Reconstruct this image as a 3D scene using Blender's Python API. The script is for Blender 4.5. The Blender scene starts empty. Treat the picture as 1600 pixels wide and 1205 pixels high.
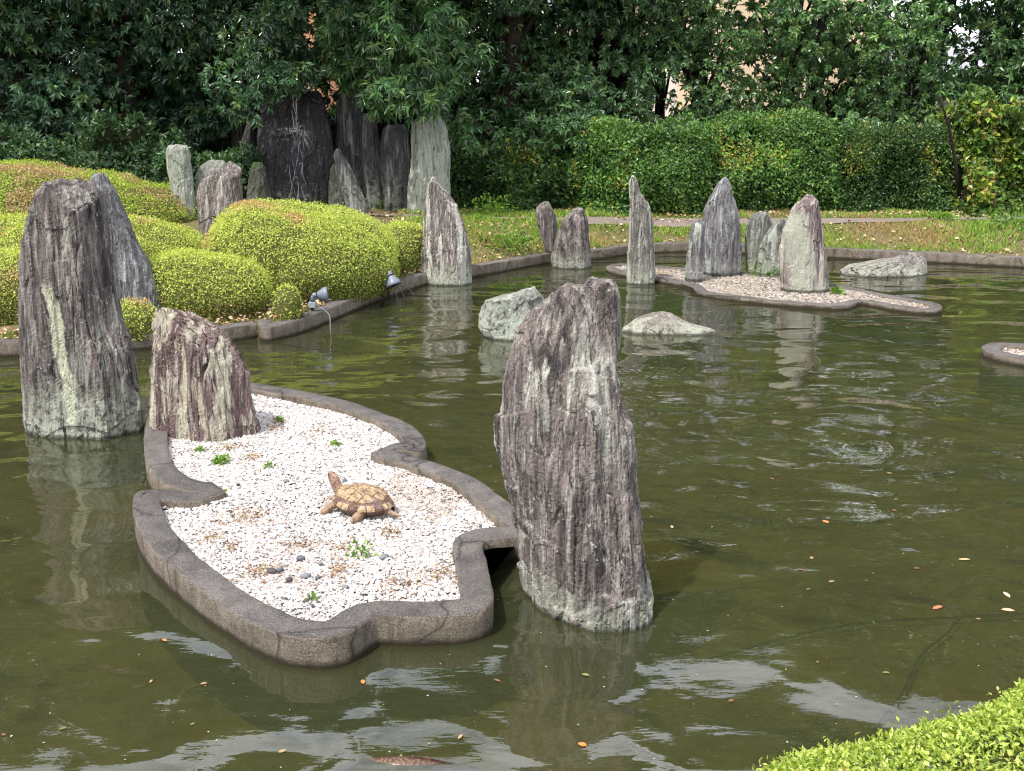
import bpy, bmesh, math, random
import numpy as np
from mathutils import Vector

# ------------------------------------------------------------------ camera, sky, sun, exposure
scene = bpy.context.scene
COL = scene.collection
R = math.radians
CAM_H, FPX, PITCH = 1.9, 1715.0, R(14.8)
cam_d = bpy.data.cameras.new('camera')
cam = bpy.data.objects.new('camera', cam_d)
COL.objects.link(cam)
cam.location = (0, 0, CAM_H)
cam.rotation_euler = (math.pi/2 - PITCH, 0, 0)
cam_d.sensor_width = 36
cam_d.lens = 36*FPX/1600
cam_d.clip_start = 0.05
cam_d.clip_end = 3000
scene.camera = cam
scene.render.resolution_x, scene.render.resolution_y = 1024, 771

SUN_EL = R(60)
SUN_TO = Vector((-0.72, -0.69, 0)).normalized()          # where the sun stands, seen from the pond
sun_vec = Vector((SUN_TO.x*math.cos(SUN_EL), SUN_TO.y*math.cos(SUN_EL), math.sin(SUN_EL)))
world = bpy.data.worlds.new('World')
scene.world = world
world.use_nodes = True
wn = world.node_tree
sky = wn.nodes.new('ShaderNodeTexSky')
sky.sky_type = 'NISHITA'
sky.sun_disc = False
sky.sun_elevation = SUN_EL
sky.sun_rotation = math.atan2(sun_vec.x, sun_vec.y)
sky.air_density = 1.3
sky.dust_density = 5.0
sky.ozone_density = 1.0
bg = wn.nodes['Background']
bg.inputs['Strength'].default_value = 0.15
# thin bright broken cloud all over the sky
wtc = wn.nodes.new('ShaderNodeTexCoord')
wno = wn.nodes.new('ShaderNodeTexNoise')
wno.inputs['Scale'].default_value = 3.2
wno.inputs['Detail'].default_value = 6
wno.inputs['Roughness'].default_value = 0.6
wn.links.new(wtc.outputs['Generated'], wno.inputs['Vector'])
wrp = wn.nodes.new('ShaderNodeValToRGB')
wrp.color_ramp.elements[0].position = 0.36
wrp.color_ramp.elements[1].position = 0.58
wn.links.new(wno.outputs['Fac'], wrp.inputs[0])
wmx = wn.nodes.new('ShaderNodeMix')
wmx.data_type = 'RGBA'
wmx.inputs['B'].default_value = (11.6, 12.0, 12.9, 1)
wn.links.new(wrp.outputs[0], wmx.inputs['Factor'])
wn.links.new(sky.outputs[0], wmx.inputs['A'])
wn.links.new(wmx.outputs['Result'], bg.inputs['Color'])
sun_d = bpy.data.lights.new('sun', 'SUN')
sun_d.energy = 4.2
sun_d.angle = R(0.6)
sun_d.color = (1.0, 0.95, 0.87)
sun = bpy.data.objects.new('sun', sun_d)
COL.objects.link(sun)
sun.rotation_euler = sun_vec.to_track_quat('Z', 'Y').to_euler()
vs = scene.view_settings
vs.view_transform = 'Standard'
vs.look = 'None'
vs.exposure = 0.34
vs.gamma = 1.0
vs.use_curve_mapping = False
scene.cycles.filter_width = 1.15
scene.cycles.max_bounces = 8
scene.cycles.transparent_max_bounces = 12
scene.cycles.caustics_reflective = False
scene.cycles.caustics_refractive = False
scene.cycles.sample_clamp_indirect = 6.0

# ------------------------------------------------------------------ helpers: rays, noise, meshes
rng = np.random.default_rng(7)
CP, SP = math.cos(PITCH), math.sin(PITCH)
def ray(px, py):
    u, v = (px-800)/FPX, (602.5-py)/FPX
    return np.array([u, CP+v*SP, -SP+v*CP])
def on_z(px, py, z=0.0):
    d = ray(px, py)
    t = (z-CAM_H)/d[2]
    return np.array([d[0]*t, d[1]*t, z])
def on_y(px, py, y):
    d = ray(px, py)
    t = y/d[1]
    return np.array([d[0]*t, y, CAM_H+d[2]*t])
def to_px(P):
    P = np.asarray(P, float)
    x, y, z = P[..., 0], P[..., 1], P[..., 2]-CAM_H
    dep = y*CP - z*SP
    up = y*SP + z*CP
    return 800+FPX*x/dep, 602.5-FPX*up/dep

def _h(ix, iy, iz, s):
    n = (ix*374761393 + iy*668265263 + iz*1274126177 + s*974634777) & 0xFFFFFFFF
    n = ((n ^ (n >> 13))*1274126177) & 0xFFFFFFFF
    n = ((n ^ (n >> 16))*2246822519) & 0xFFFFFFFF
    return ((n ^ (n >> 15)) & 0xFFFFFF)/float(0xFFFFFF)*2-1
def vnoise(p, seed=0):
    p = np.asarray(p, float)
    f = np.floor(p).astype(np.int64)
    w = p-f
    w = w*w*w*(w*(w*6-15)+10)
    r = 0
    for dx in (0, 1):
        for dy in (0, 1):
            for dz in (0, 1):
                wt = (w[..., 0] if dx else 1-w[..., 0])*(w[..., 1] if dy else 1-w[..., 1])*(w[..., 2] if dz else 1-w[..., 2])
                r = r + wt*_h(f[..., 0]+dx, f[..., 1]+dy, f[..., 2]+dz, seed)
    return r
def fbm(p, oct=4, seed=0, gain=0.5):
    a, r = 1.0, 0
    p = np.asarray(p, float)
    for i in range(oct):
        r = r + a*vnoise(p*(2.03**i)+i*13.7, seed+i)
        a *= gain
    return r
def sstep(a, b, x):
    t = np.clip((x-a)/(b-a), 0, 1)
    return t*t*(3-2*t)

def mesh_np(name, V, faces, mat=None, parent=None, loc=None, smooth=True, col=None):
    """faces: list of int arrays (n,k) -> ONE mesh object"""
    me = bpy.data.meshes.new(name)
    V = np.asarray(V, np.float32)
    if isinstance(faces, np.ndarray):
        faces = [faces]
    faces = [np.asarray(f, np.int32) for f in faces if len(f)]
    nl = sum(f.size for f in faces)
    npoly = sum(len(f) for f in faces)
    me.vertices.add(len(V))
    me.vertices.foreach_set('co', V.ravel())
    me.loops.add(nl)
    me.loops.foreach_set('vertex_index', np.concatenate([f.ravel() for f in faces]))
    me.polygons.add(npoly)
    tot = np.concatenate([np.full(len(f), f.shape[1], np.int32) for f in faces])
    st = np.concatenate([[0], np.cumsum(tot)[:-1]]).astype(np.int32)
    me.polygons.foreach_set('loop_start', st)
    me.polygons.foreach_set('loop_total', tot)
    me.polygons.foreach_set('use_smooth', np.full(npoly, smooth, bool))
    if col is not None:
        a = me.attributes.new('col', 'FLOAT_COLOR', 'POINT')
        c = np.ones((len(V), 4), np.float32)
        c[:, :3] = col
        a.data.foreach_set('color', c.ravel())
    me.update(calc_edges=True)
    if mat:
        me.materials.append(mat)
    o = bpy.data.objects.new(name, me)
    COL.objects.link(o)
    if loc is not None:
        o.location = loc
    if parent:
        o.parent = parent
    return o
def bm_obj(name, bm, mat, parent=None, loc=None, smooth=True):
    me = bpy.data.meshes.new(name)
    bm.to_mesh(me)
    bm.free()
    for p in me.polygons:
        p.use_smooth = smooth
    me.materials.append(mat)
    o = bpy.data.objects.new(name, me)
    COL.objects.link(o)
    if loc is not None:
        o.location = loc
    if parent:
        o.parent = parent
    return o
def tag(o, label, cat, group=None):
    o['label'] = label
    o['category'] = cat
    if group:
        o['group'] = group
    return o
def kind(o, k, label=None):
    o['kind'] = k
    if label:
        o['label'] = label
    return o
def empty(name, loc, label=None, cat=None, group=None):
    o = bpy.data.objects.new(name, None)
    COL.objects.link(o)
    o.location = loc
    o.empty_display_size = 0.1
    if label:
        tag(o, label, cat, group)
    return o

def tube(pts, rad, n=8, wob=0.0, seed=0):
    """tapered tube along pts -> V, quads"""
    pts = np.asarray(pts, float)
    rad = np.broadcast_to(np.asarray(rad, float), (len(pts),))
    T = np.gradient(pts, axis=0)
    T /= np.linalg.norm(T, axis=1, keepdims=True)+1e-9
    ref = np.array([0, 0, 1.0]) if abs(T[:, 2]).mean() < 0.8 else np.array([1.0, 0, 0])
    A = np.cross(T, ref)
    A /= np.linalg.norm(A, axis=1, keepdims=True)+1e-9
    B = np.cross(T, A)
    th = np.linspace(0, 2*np.pi, n, endpoint=False)
    V = pts[:, None]+rad[:, None, None]*(np.cos(th)[None, :, None]*A[:, None]+np.sin(th)[None, :, None]*B[:, None])
    if wob:
        V = V + wob*rad[:, None, None]*np.stack([vnoise(V*9+k*31, seed+k) for k in range(3)], -1)
    m = len(pts)
    i = np.arange(m-1)[:, None]*n
    j = np.arange(n)[None]
    q = np.stack([i+j, i+(j+1) % n, i+n+(j+1) % n, i+n+j], -1).reshape(-1, 4)
    V = V.reshape(-1, 3)
    V = np.vstack([V, pts[:1], pts[-1:]])
    c0, c1 = len(V)-2, len(V)-1
    jj = np.arange(n)
    t0 = np.stack([np.full(n, c0), (jj+1) % n, jj], -1)
    t1 = np.stack([np.full(n, c1), (m-1)*n+jj, (m-1)*n+(jj+1) % n], -1)
    return V, q, np.vstack([t0, t1])
def tube_obj(name, pts, rad, mat, parent=None, n=8, wob=0.0, seed=0, loc=None):
    V, q, t = tube(pts, rad, n, wob, seed)
    return mesh_np(name, V, [q, t], mat, parent, loc)
def lathe(prof, n=20):
    prof = np.asarray(prof, float)
    th = np.linspace(0, 2*np.pi, n, endpoint=False)
    V = np.stack([prof[:, 0][:, None]*np.cos(th), prof[:, 0][:, None]*np.sin(th), np.repeat(prof[:, 1][:, None], n, 1)], -1).reshape(-1, 3)
    m = len(prof)
    i = np.arange(m-1)[:, None]*n
    j = np.arange(n)[None]
    q = np.stack([i+j, i+(j+1) % n, i+n+(j+1) % n, i+n+j], -1).reshape(-1, 4)
    return V, q
def box_bm(bm, x0, x1, y0, y1, z0, z1, bev=0):
    g = bmesh.ops.create_cube(bm, size=1)
    vs_ = g['verts']
    for v in vs_:
        v.co = Vector(((x0+x1)/2+v.co.x*(x1-x0), (y0+y1)/2+v.co.y*(y1-y0), (z0+z1)/2+v.co.z*(z1-z0)))
    if bev:
        bmesh.ops.bevel(bm, geom=list({e for v in vs_ for e in v.link_edges}), offset=bev, segments=2, affect='EDGES')
def box_obj(name, x0, x1, y0, y1, z0, z1, mat, parent=None, bev=0.0, loc=None):
    bm = bmesh.new()
    box_bm(bm, x0, x1, y0, y1, z0, z1, bev)
    return bm_obj(name, bm, mat, parent, loc, smooth=False)

def in_poly(x, y, poly):
    x = np.asarray(x, float); y = np.asarray(y, float)
    r = np.zeros(x.shape, bool)
    n = len(poly)
    for i in range(n):
        x0, y0 = poly[i][:2]; x1, y1 = poly[(i+1) % n][:2]
        if y0 == y1:
            continue
        c = ((y0 > y) != (y1 > y)) & (x < (x1-x0)*(y-y0)/(y1-y0)+x0)
        r ^= c
    return r
def dist_poly(x, y, pts, closed=True):
    d = np.full(np.shape(x), 1e9)
    n = len(pts)
    for i in range(n if closed else n-1):
        ax, ay = pts[i][:2]; bx, by = pts[(i+1) % n][:2]
        dx, dy = bx-ax, by-ay
        t = np.clip(((x-ax)*dx+(y-ay)*dy)/(dx*dx+dy*dy+1e-12), 0, 1)
        d = np.minimum(d, np.hypot(x-ax-t*dx, y-ay-t*dy))
    return d
def chaikin(p, it=2, closed=True):
    p = np.asarray(p, float)
    for _ in range(it):
        if closed:
            q = np.roll(p, -1, 0)
            p = np.stack([.75*p+.25*q, .25*p+.75*q], 1).reshape(-1, p.shape[1])
        else:
            a, b = p[:-1], p[1:]
            m = np.stack([.75*a+.25*b, .25*a+.75*b], 1).reshape(-1, p.shape[1])
            p = np.vstack([p[:1], m[1:-1], p[-1:]])
    return p
def resample(p, step, closed=True):
    p = np.asarray(p, float)
    if closed:
        p = np.vstack([p, p[:1]])
    s = np.concatenate([[0], np.cumsum(np.linalg.norm(np.diff(p, axis=0), axis=1))])
    n = max(4, int(s[-1]/step))
    t = np.linspace(0, s[-1], n, endpoint=not closed)
    return np.stack([np.interp(t, s, p[:, k]) for k in range(p.shape[1])], 1)
def offset(p, d, closed=True):
    """offset to the left of travel by d"""
    if closed:
        T = np.roll(p, -1, 0)-np.roll(p, 1, 0)
    else:
        T = np.gradient(p, axis=0)
    T = T/(np.linalg.norm(T, axis=1, keepdims=True)+1e-12)
    Nn = np.stack([-T[:, 1], T[:, 0]], 1)
    return p+Nn*d
def sweep(path, prof, closed=True, jit=0.0, seed=3):
    """path (n,2); prof [(offset to left, z)] -> V, quads"""
    rings = []
    for k, (d, z) in enumerate(prof):
        q = offset(path, d, closed)
        P3 = np.column_stack([q, np.full(len(q), z)])
        if jit:
            P3 = P3 + jit*np.stack([fbm(P3*5+k*3, 3, seed+i) for i in range(3)], -1)
        rings.append(P3)
    V = np.stack(rings, 1)
    n, m = V.shape[:2]
    i = np.arange(n if closed else n-1)
    j = np.arange(m-1)
    I, J = np.meshgrid(i, j, indexing='ij')
    I2 = (I+1) % n
    q = np.stack([I*m+J, I2*m+J, I2*m+J+1, I*m+J+1], -1).reshape(-1, 4)
    return V.reshape(-1, 3), q

# ------------------------------------------------------------------ materials
class NT:
    def __init__(s, name):
        s.m = bpy.data.materials.new(name)
        s.m.use_nodes = True
        s.t = s.m.node_tree
        s.t.nodes.clear()
        s.out = s.t.nodes.new('ShaderNodeOutputMaterial')
    def n(s, typ, ins=None, **kw):
        nd = s.t.nodes.new('ShaderNode'+typ)
        for k, v in kw.items():
            setattr(nd, k, v)
        for k, v in (ins or {}).items():
            s.put(nd.inputs[k], v)
        return nd
    def put(s, sock, v):
        if isinstance(v, bpy.types.NodeSocket):
            s.t.links.new(v, sock)
        elif isinstance(v, bpy.types.Node):
            s.t.links.new(v.outputs[0], sock)
        else:
            if hasattr(sock, 'default_value'):
                if sock.type == 'RGBA' and len(v) == 3:
                    v = (*v, 1)
                sock.default_value = v
    def math(s, op, a, b=0.0, clamp=False):
        nd = s.n('Math', {0: a, 1: b}, operation=op, use_clamp=clamp)
        return nd.outputs[0]
    def ramp(s, v, stops, interp='LINEAR'):
        nd = s.n('ValToRGB', {0: v})
        cr = nd.color_ramp
        cr.interpolation = interp
        while len(cr.elements) < len(stops):
            cr.elements.new(0.5)
        for e, (p, c) in zip(cr.elements, stops):
            e.position = p
            e.color = (c, c, c, 1) if not hasattr(c, '__len__') else (*c, 1)
        return nd.outputs[0]
    def mix(s, f, a, b, mode='MIX'):
        nd = s.n('Mix', data_type='RGBA', blend_type=mode)
        s.put(nd.inputs['Factor'], f)
        s.put(nd.inputs['A'], a)
        s.put(nd.inputs['B'], b)
        return nd.outputs['Result']
    def coords(s, scale=(1, 1, 1), rot=(0, 0, 0), which='Object', loc=(0, 0, 0)):
        tc = s.n('TexCoord')
        mp = s.n('Mapping', {'Vector': tc.outputs[which], 'Scale': scale, 'Rotation': rot, 'Location': loc})
        return mp.outputs[0]
    def noise(s, vec, scale, detail=4, rough=0.55, dist=0.0):
        return s.n('TexNoise', {'Vector': vec, 'Scale': scale, 'Detail': detail, 'Roughness': rough, 'Distortion': dist}).outputs['Fac']
    def done(s, surf):
        s.put(s.out.inputs['Surface'], surf)
        return s.m
    def pbr(s, col, rough=0.8, spec=0.3, bump=None, bstr=0.5, bdist=0.01, **kw):
        ins = {'Base Color': col, 'Roughness': rough, 'Specular IOR Level': spec}
        ins.update(kw)
        if bump is not None:
            ins['Normal'] = s.n('Bump', {'Height': bump, 'Strength': bstr, 'Distance': bdist}).outputs[0]
        return s.n('BsdfPrincipled', ins)

def stone_mat(name, a=(0.13, 0.088, 0.092), b=(0.24, 0.19, 0.18), streak=(0.46, 0.49, 0.41), amt=0.5, lich=0.5,
              lichz=0.35, lcol=(0.43, 0.45, 0.35), dark=0.4, tilt=0.0, fs=1.0, wet=0.0, seed=0.0, moss=0.0, spots=0.5, band=None):
    """schist: purple-brown ground with pale mineral streaks along the grain, dark drip stains, lichen"""
    s = NT(name)
    g = s.coords((9*fs, 9*fs, 0.75*fs), (0, tilt, 0), loc=(seed, seed*.7, seed*.3))
    g2 = s.coords((26*fs, 26*fs, 2.6*fs), (0, tilt, 0), loc=(seed*2, seed, 0))
    o = s.coords((1, 1, 1), loc=(seed, seed, seed))
    ob = s.coords()
    n1 = s.noise(g, 1.0, 6, 0.62, 0.6)
    n2 = s.noise(g2, 1.0, 5, 0.65, 0.8)
    n3 = s.noise(o, 4.0*fs, 6, 0.6)
    n4 = s.noise(o, 60*fs, 4, 0.7)
    n6 = s.noise(o, 1.7*fs, 3, 0.5)
    base = s.mix(s.ramp(n3, [(0.3, 0), (0.7, 1)]), a, b)
    base = s.mix(s.math('MULTIPLY', s.ramp(n2, [(0.42, 0), (0.62, 1)]), 0.55), base, tuple(min(1, x*1.75+0.02) for x in b))
    # dark drip stains
    base = s.mix(s.math('MULTIPLY', s.ramp(s.noise(g, 1.7, 5, 0.6, 0.4), [(0.46, 0), (0.64, 1)]), dark), base, (0.03, 0.026, 0.028))
    g3 = s.coords((62*fs, 62*fs, 5.5*fs), (0, tilt, 0), loc=(seed, 0, seed))
    n7 = s.noise(g3, 1.0, 4, 0.7, 1.0)
    base = s.mix(s.math('MULTIPLY', s.ramp(n7, [(0.52, 0), (0.60, 1)]), 0.72), base, (0.018, 0.015, 0.016))
    # pale streaks
    lo = 0.66-0.17*amt
    k = s.math('MULTIPLY', s.ramp(n1, [(lo, 0), (lo+0.045, 1)]), s.ramp(n6, [(0.30, 0.15), (0.58, 1)]))
    k = s.math('MULTIPLY', k, s.ramp(n2, [(0.3, 0.25), (0.55, 1)]))
    base = s.mix(s.math('MULTIPLY', k, min(1, 0.65+0.5*amt)), base, tuple(min(0.8, c*1.2) for c in streak))
    kk = s.ramp(n2, [(0.585-0.06*amt, 0), (0.625-0.06*amt, 1)])
    base = s.mix(s.math('MULTIPLY', kk, 0.7*amt), base, tuple(min(1, c*1.1) for c in streak))
    if band:                                                     # one broad pale vein down the face
        x0, w, zt, c = band
        sx = s.n('SeparateXYZ', {0: ob})
        xx = s.math('ADD', sx.outputs[0], s.math('MULTIPLY', s.math('SUBTRACT', s.noise(s.coords((3, 3, 4)), 1.0, 5, 0.7), 0.5), 0.16))
        xx = s.math('ADD', xx, s.math('MULTIPLY', s.math('SUBTRACT', sx.outputs[2], zt), 0.09))
        dd = s.math('ABSOLUTE', s.math('SUBTRACT', xx, x0))
        f = s.math('MULTIPLY', s.ramp(dd, [(w*0.75, 1), (w*1.15, 0)]), s.ramp(sx.outputs[2], [(max(0, zt-0.03), 1), (zt+0.03, 0)]))
        f = s.math('MULTIPLY', f, s.ramp(n2, [(0.22, 0.3), (0.42, 1)]))
        base = s.mix(f, base, c)
    # lichen near the foot and in patches
    z = s.n('SeparateXYZ', {0: ob}).outputs[2]
    zf = s.ramp(s.math('ADD', s.math('MULTIPLY', z, 1.0/max(lichz, 1e-3)), s.math('MULTIPLY', s.math('SUBTRACT', n3, 0.5), 1.8)), [(0.2, 1), (0.95, 0)])
    lf = s.math('MULTIPLY', zf, s.ramp(s.noise(o, 22*fs, 6, 0.7), [(0.40, 0), (0.52, 1)]))
    base = s.mix(s.math('MULTIPLY', lf, lich), base, s.mix(n3, lcol, (0.55, 0.58, 0.48)))
    sp = s.n('TexVoronoi', {'Vector': s.mix(0.06, o, s.n('TexNoise', {'Vector': o, 'Scale': 25.0}).outputs['Color']), 'Scale': 38.0*fs}, feature='F1').outputs['Distance']
    spf = s.math('MULTIPLY', s.ramp(sp, [(0.17, 1), (0.25, 0)]), s.ramp(s.noise(o, 5.0, 3), [(0.52, 0), (0.62, 1)]))
    base = s.mix(s.math('MULTIPLY', spf, spots), base, (0.62, 0.63, 0.56))
    if moss:
        mf = s.ramp(s.noise(o, 6, 5, 0.65), [(0.62-0.25*moss, 0), (0.72-0.25*moss, 1)])
        base = s.mix(mf, base, (0.035, 0.07, 0.015))
    base = s.mix(s.math('MULTIPLY', n4, 0.5), base, s.mix(0.55, base, (0.02, 0.02, 0.02)))
    # wet rim at the waterline
    wf = s.ramp(s.math('ADD', z, s.math('MULTIPLY', n3, 0.02)), [(0.018, 1), (0.034, 0)])
    if lichz > 0:
        base = s.mix(s.math('MULTIPLY', wf, 0.75), base, (0.022, 0.021, 0.017))
    hgt = s.math('ADD', s.math('MULTIPLY', n2, 1.0), s.math('ADD', s.math('MULTIPLY', n4, 0.35), s.math('MULTIPLY', n1, 0.6)))
    hgt = s.math('ADD', hgt, s.math('MULTIPLY', s.noise(g2, 2.6, 4, 0.7), 0.6))
    hgt = s.math('SUBTRACT', hgt, s.math('MULTIPLY', n7, 0.8))
    p = s.pbr(base, 0.78-0.45*wet, 0.3+0.3*wet, hgt, 1.0, 0.018)
    return s.done(p)

def leaf_mat(name, rough=0.42, trans=0.25, spec=0.5):
    s = NT(name)
    c = s.n('Attribute', attribute_name='col', attribute_type='GEOMETRY').outputs['Color']
    c = s.mix(0.25, c, s.mix(s.noise(s.coords(), 14.0, 2), s.mix(1.0, c, (0.6, 0.7, 0.5), 'MULTIPLY'), c))
    p = s.pbr(c, rough, spec)
    tr = s.n('BsdfTranslucent', {'Color': s.mix(1.0, c, (1.5, 1.7, 0.6), 'MULTIPLY')})
    return s.done(s.n('MixShader', {0: trans, 1: p.outputs[0], 2: tr.outputs[0]}))

def plain(name, col, rough=0.7, spec=0.3, var=0.35, scale=9.0, bump=0.3, bdist=0.004, **kw):
    s = NT(name)
    n = s.noise(s.coords(), scale, 6, 0.65)
    f = s.noise(s.coords(), scale*9, 3, 0.6)
    c = s.mix(s.math('MULTIPLY', n, 1.0), tuple(x*(1-var) for x in col), tuple(min(1, x*(1+var)) for x in col))
    c = s.mix(s.math('MULTIPLY', f, 0.25), c, tuple(x*0.5 for x in col))
    return s.done(s.pbr(c, rough, spec, s.math('ADD', n, s.math('MULTIPLY', f, 0.5)), bump, bdist, **kw))

def mat_kerb():
    s = NT('washed_concrete')
    o = s.coords()
    n = s.noise(o, 2.6, 6, 0.7)
    n2 = s.noise(o, 11, 6, 0.7)
    f = s.noise(o, 190, 3, 0.75)
    geo = s.n('NewGeometry')
    nz = s.n('SeparateXYZ', {0: geo.outputs['Normal']}).outputs[2]
    z = s.n('SeparateXYZ', {0: geo.outputs['Position']}).outputs[2]
    top = s.mix(s.ramp(n, [(0.32, 0), (0.68, 1)]), (0.10, 0.09, 0.087), (0.24, 0.218, 0.205))
    top = s.mix(s.math('MULTIPLY', s.ramp(n2, [(0.45, 0), (0.7, 1)]), 0.6), top, (0.045, 0.04, 0.042))
    side = s.mix(s.ramp(n2, [(0.3, 0), (0.7, 1)]), (0.14, 0.115, 0.085), (0.34, 0.29, 0.23))
    side = s.mix(s.math('MULTIPLY', s.ramp(s.noise(s.coords((14, 14, 1.5)), 1.0, 5, 0.7), [(0.5, 0), (0.68, 1)]), 0.7), side, (0.06, 0.05, 0.04))
    c = s.mix(s.ramp(nz, [(0.45, 1), (0.85, 0)]), top, side)
    # exposed aggregate
    c = s.mix(s.ramp(f, [(0.36, 0.75), (0.50, 0)]), c, (0.028, 0.025, 0.026))
    c = s.mix(s.ramp(f, [(0.56, 0), (0.70, 0.7)]), c, (0.48, 0.44, 0.39))
    # worn pinkish scabs and lichen
    c = s.mix(s.math('MULTIPLY', s.ramp(s.noise(o, 6, 6, 0.75), [(0.63, 0), (0.70, 1)]), 0.55), c, (0.42, 0.27, 0.23))
    c = s.mix(s.math('MULTIPLY', s.ramp(s.noise(o, 17, 6, 0.75, 0.5), [(0.68, 0), (0.72, 1)]), 0.7), c, (0.50, 0.52, 0.45))
    # hairline cracks across the kerb
    v = s.n('TexVoronoi', {'Vector': s.mix(0.12, o, s.n('TexNoise', {'Vector': o, 'Scale': 5.0}).outputs['Color']), 'Scale': 0.9}, feature='DISTANCE_TO_EDGE').outputs['Distance']
    c = s.mix(s.ramp(v, [(0.002, 0.7), (0.005, 0)]), c, (0.02, 0.018, 0.018))
    wz = s.math('ADD', z, s.math('MULTIPLY', n2, 0.03))
    c = s.mix(s.ramp(wz, [(0.026, 1), (0.05, 0)]), c, (0.04, 0.032, 0.02))
    h = s.math('ADD', f, s.math('MULTIPLY', s.noise(o, 55, 5, 0.75), 1.4))
    return s.done(s.pbr(c, 0.9, 0.2, h, 1.0, 0.010))

def mat_water():
    s = NT('pond_water')
    o = s.coords((1, 1.25, 1))
    a = s.noise(s.coords((1, 1.5, 1), (0, 0, 0.15)), 1.15, 1, 0.4, 0.6)
    b = s.noise(s.coords((1, 1.35, 1), (0, 0, 0.35)), 3.0, 1, 0.45, 0.7)
    c = s.noise(s.coords((1, 2.6, 1), (0, 0, -0.2)), 12.0, 2, 0.5)
    m = s.ramp(s.noise(o, 0.4, 2), [(0.38, 0.15), (0.62, 1)])
    h = s.math('ADD', s.math('MULTIPLY', a, 0.044), s.math('MULTIPLY', s.math('MULTIPLY', b, m), 0.022))
    h = s.math('ADD', h, s.math('MULTIPLY', s.math('MULTIPLY', c, m), 0.0012))
    nrm = s.n('Bump', {'Height': h, 'Strength': 1.0, 'Distance': 1.0}).outputs[0]
    murk = s.n('BsdfDiffuse', {'Color': s.mix(s.noise(o, 0.6, 4), (0.038, 0.043, 0.019), (0.062, 0.066, 0.030))})
    tr = s.n('BsdfTransparent', {'Color': (0.72, 0.70, 0.46, 1)})
    body = s.n('MixShader', {0: 0.5, 1: tr.outputs[0], 2: murk.outputs[0]})
    gl = s.n('BsdfGlossy', {'Color': (1, 1, 1, 1), 'Roughness': 0.0, 'Normal': nrm})
    fr = s.n('Fresnel', {'IOR': 1.85, 'Normal': nrm})
    return s.done(s.n('MixShader', {0: fr.outputs[0], 1: body.outputs[0], 2: gl.outputs[0]}))

def mat_bed():
    s = NT('pond_bed_silt')
    o = s.coords()
    n = s.noise(o, 1.1, 6, 0.6, 0.5)
    f = s.noise(o, 9, 6, 0.7)
    c = s.mix(s.ramp(n, [(0.3, 0), (0.7, 1)]), (0.10, 0.085, 0.032), (0.25, 0.21, 0.085))
    c = s.mix(s.ramp(f, [(0.5, 0), (0.75, 0.7)]), c, (0.045, 0.042, 0.016))
    c = s.mix(s.ramp(s.noise(o, 40, 3), [(0.66, 0), (0.72, 0.6)]), c, (0.30, 0.26, 0.13))
    return s.done(s.pbr(c, 0.95, 0.1, f, 0.5, 0.02))

def mat_ground():
    s = NT('bank_soil')
    o = s.coords()
    n = s.noise(o, 1.5, 6, 0.65)
    f = s.noise(o, 30, 5, 0.7)
    c = s.mix(s.ramp(n, [(0.35, 0), (0.65, 1)]), (0.13, 0.095, 0.062), (0.14, 0.14, 0.05))
    c = s.mix(s.ramp(f, [(0.45, 0), (0.7, 0.8)]), c, (0.20, 0.15, 0.095))
    return s.done(s.pbr(c, 0.95, 0.1, f, 0.8, 0.03))

def mat_gravel_bed():
    s = NT('gravel_bed')
    v = s.n('TexVoronoi', {'Vector': s.coords(), 'Scale': 90.0})
    d = v.outputs['Distance']
    c = s.mix(s.ramp(d, [(0.2, 0), (0.7, 1)]), (0.46, 0.41, 0.38), (0.22, 0.18, 0.15))
    return s.done(s.pbr(c, 0.9, 0.2, s.math('SUBTRACT', 1.0, d), 0.8, 0.008))

def attr_mat(name, rough=0.7, spec=0.3, bumps=None):
    s = NT(name)
    c = s.n('Attribute', attribute_name='col', attribute_type='GEOMETRY').outputs['Color']
    if bumps:
        f = s.noise(s.coords(), bumps, 4, 0.6)
        c = s.mix(s.math('MULTIPLY', f, 0.4), c, s.mix(0.5, c, (0.05, 0.04, 0.03)))
        return s.done(s.pbr(c, rough, spec, f, 0.4, 0.004))
    return s.done(s.pbr(c, rough, spec))

M = {}
M['kerb'] = mat_kerb()
M['water'] = mat_water()
M['bed'] = mat_bed()
M['ground'] = mat_ground()
M['gravel_bed'] = mat_gravel_bed()
M['pebble'] = attr_mat('pebbles', 0.75, 0.3)
M['leaf'] = leaf_mat('glossy_leaf', 0.32, 0.2, 0.7)
M['hedge_leaf'] = leaf_mat('hedge_leaf', 0.42, 0.25, 0.45)
M['azalea_leaf'] = leaf_mat('azalea_leaf', 0.55, 0.32, 0.3)
M['grass'] = leaf_mat('grass_blade', 0.6, 0.35, 0.25)
M['litter'] = attr_mat('dry_leaf', 0.8, 0.2)
M['bark'] = plain('bark', (0.055, 0.042, 0.034), 0.9, 0.15, 0.45, 7, 0.9, 0.02)
M['azalea_twig'] = plain('azalea_twig_mass', (0.17, 0.18, 0.055), 0.95, 0.1, 0.6, 60, 1.0, 0.03)
M['twig'] = plain('twig_mass', (0.045, 0.050, 0.02), 0.95, 0.1, 0.4, 20, 1.0, 0.03)
M['path'] = plain('path_concrete', (0.20, 0.165, 0.145), 0.9, 0.2, 0.25, 4, 0.4, 0.004)
M['lamp_metal'] = plain('grey_lamp_paint', (0.15, 0.175, 0.22), 0.45, 0.5, 0.15, 30, 0.1, 0.001)
M['lamp_box'] = plain('pale_grey_plastic', (0.32, 0.36, 0.40), 0.5, 0.4, 0.1, 30, 0.1, 0.001)
M['rubber'] = plain('black_rubber', (0.025, 0.025, 0.028), 0.6, 0.3, 0.2, 30, 0.1, 0.001)
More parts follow.
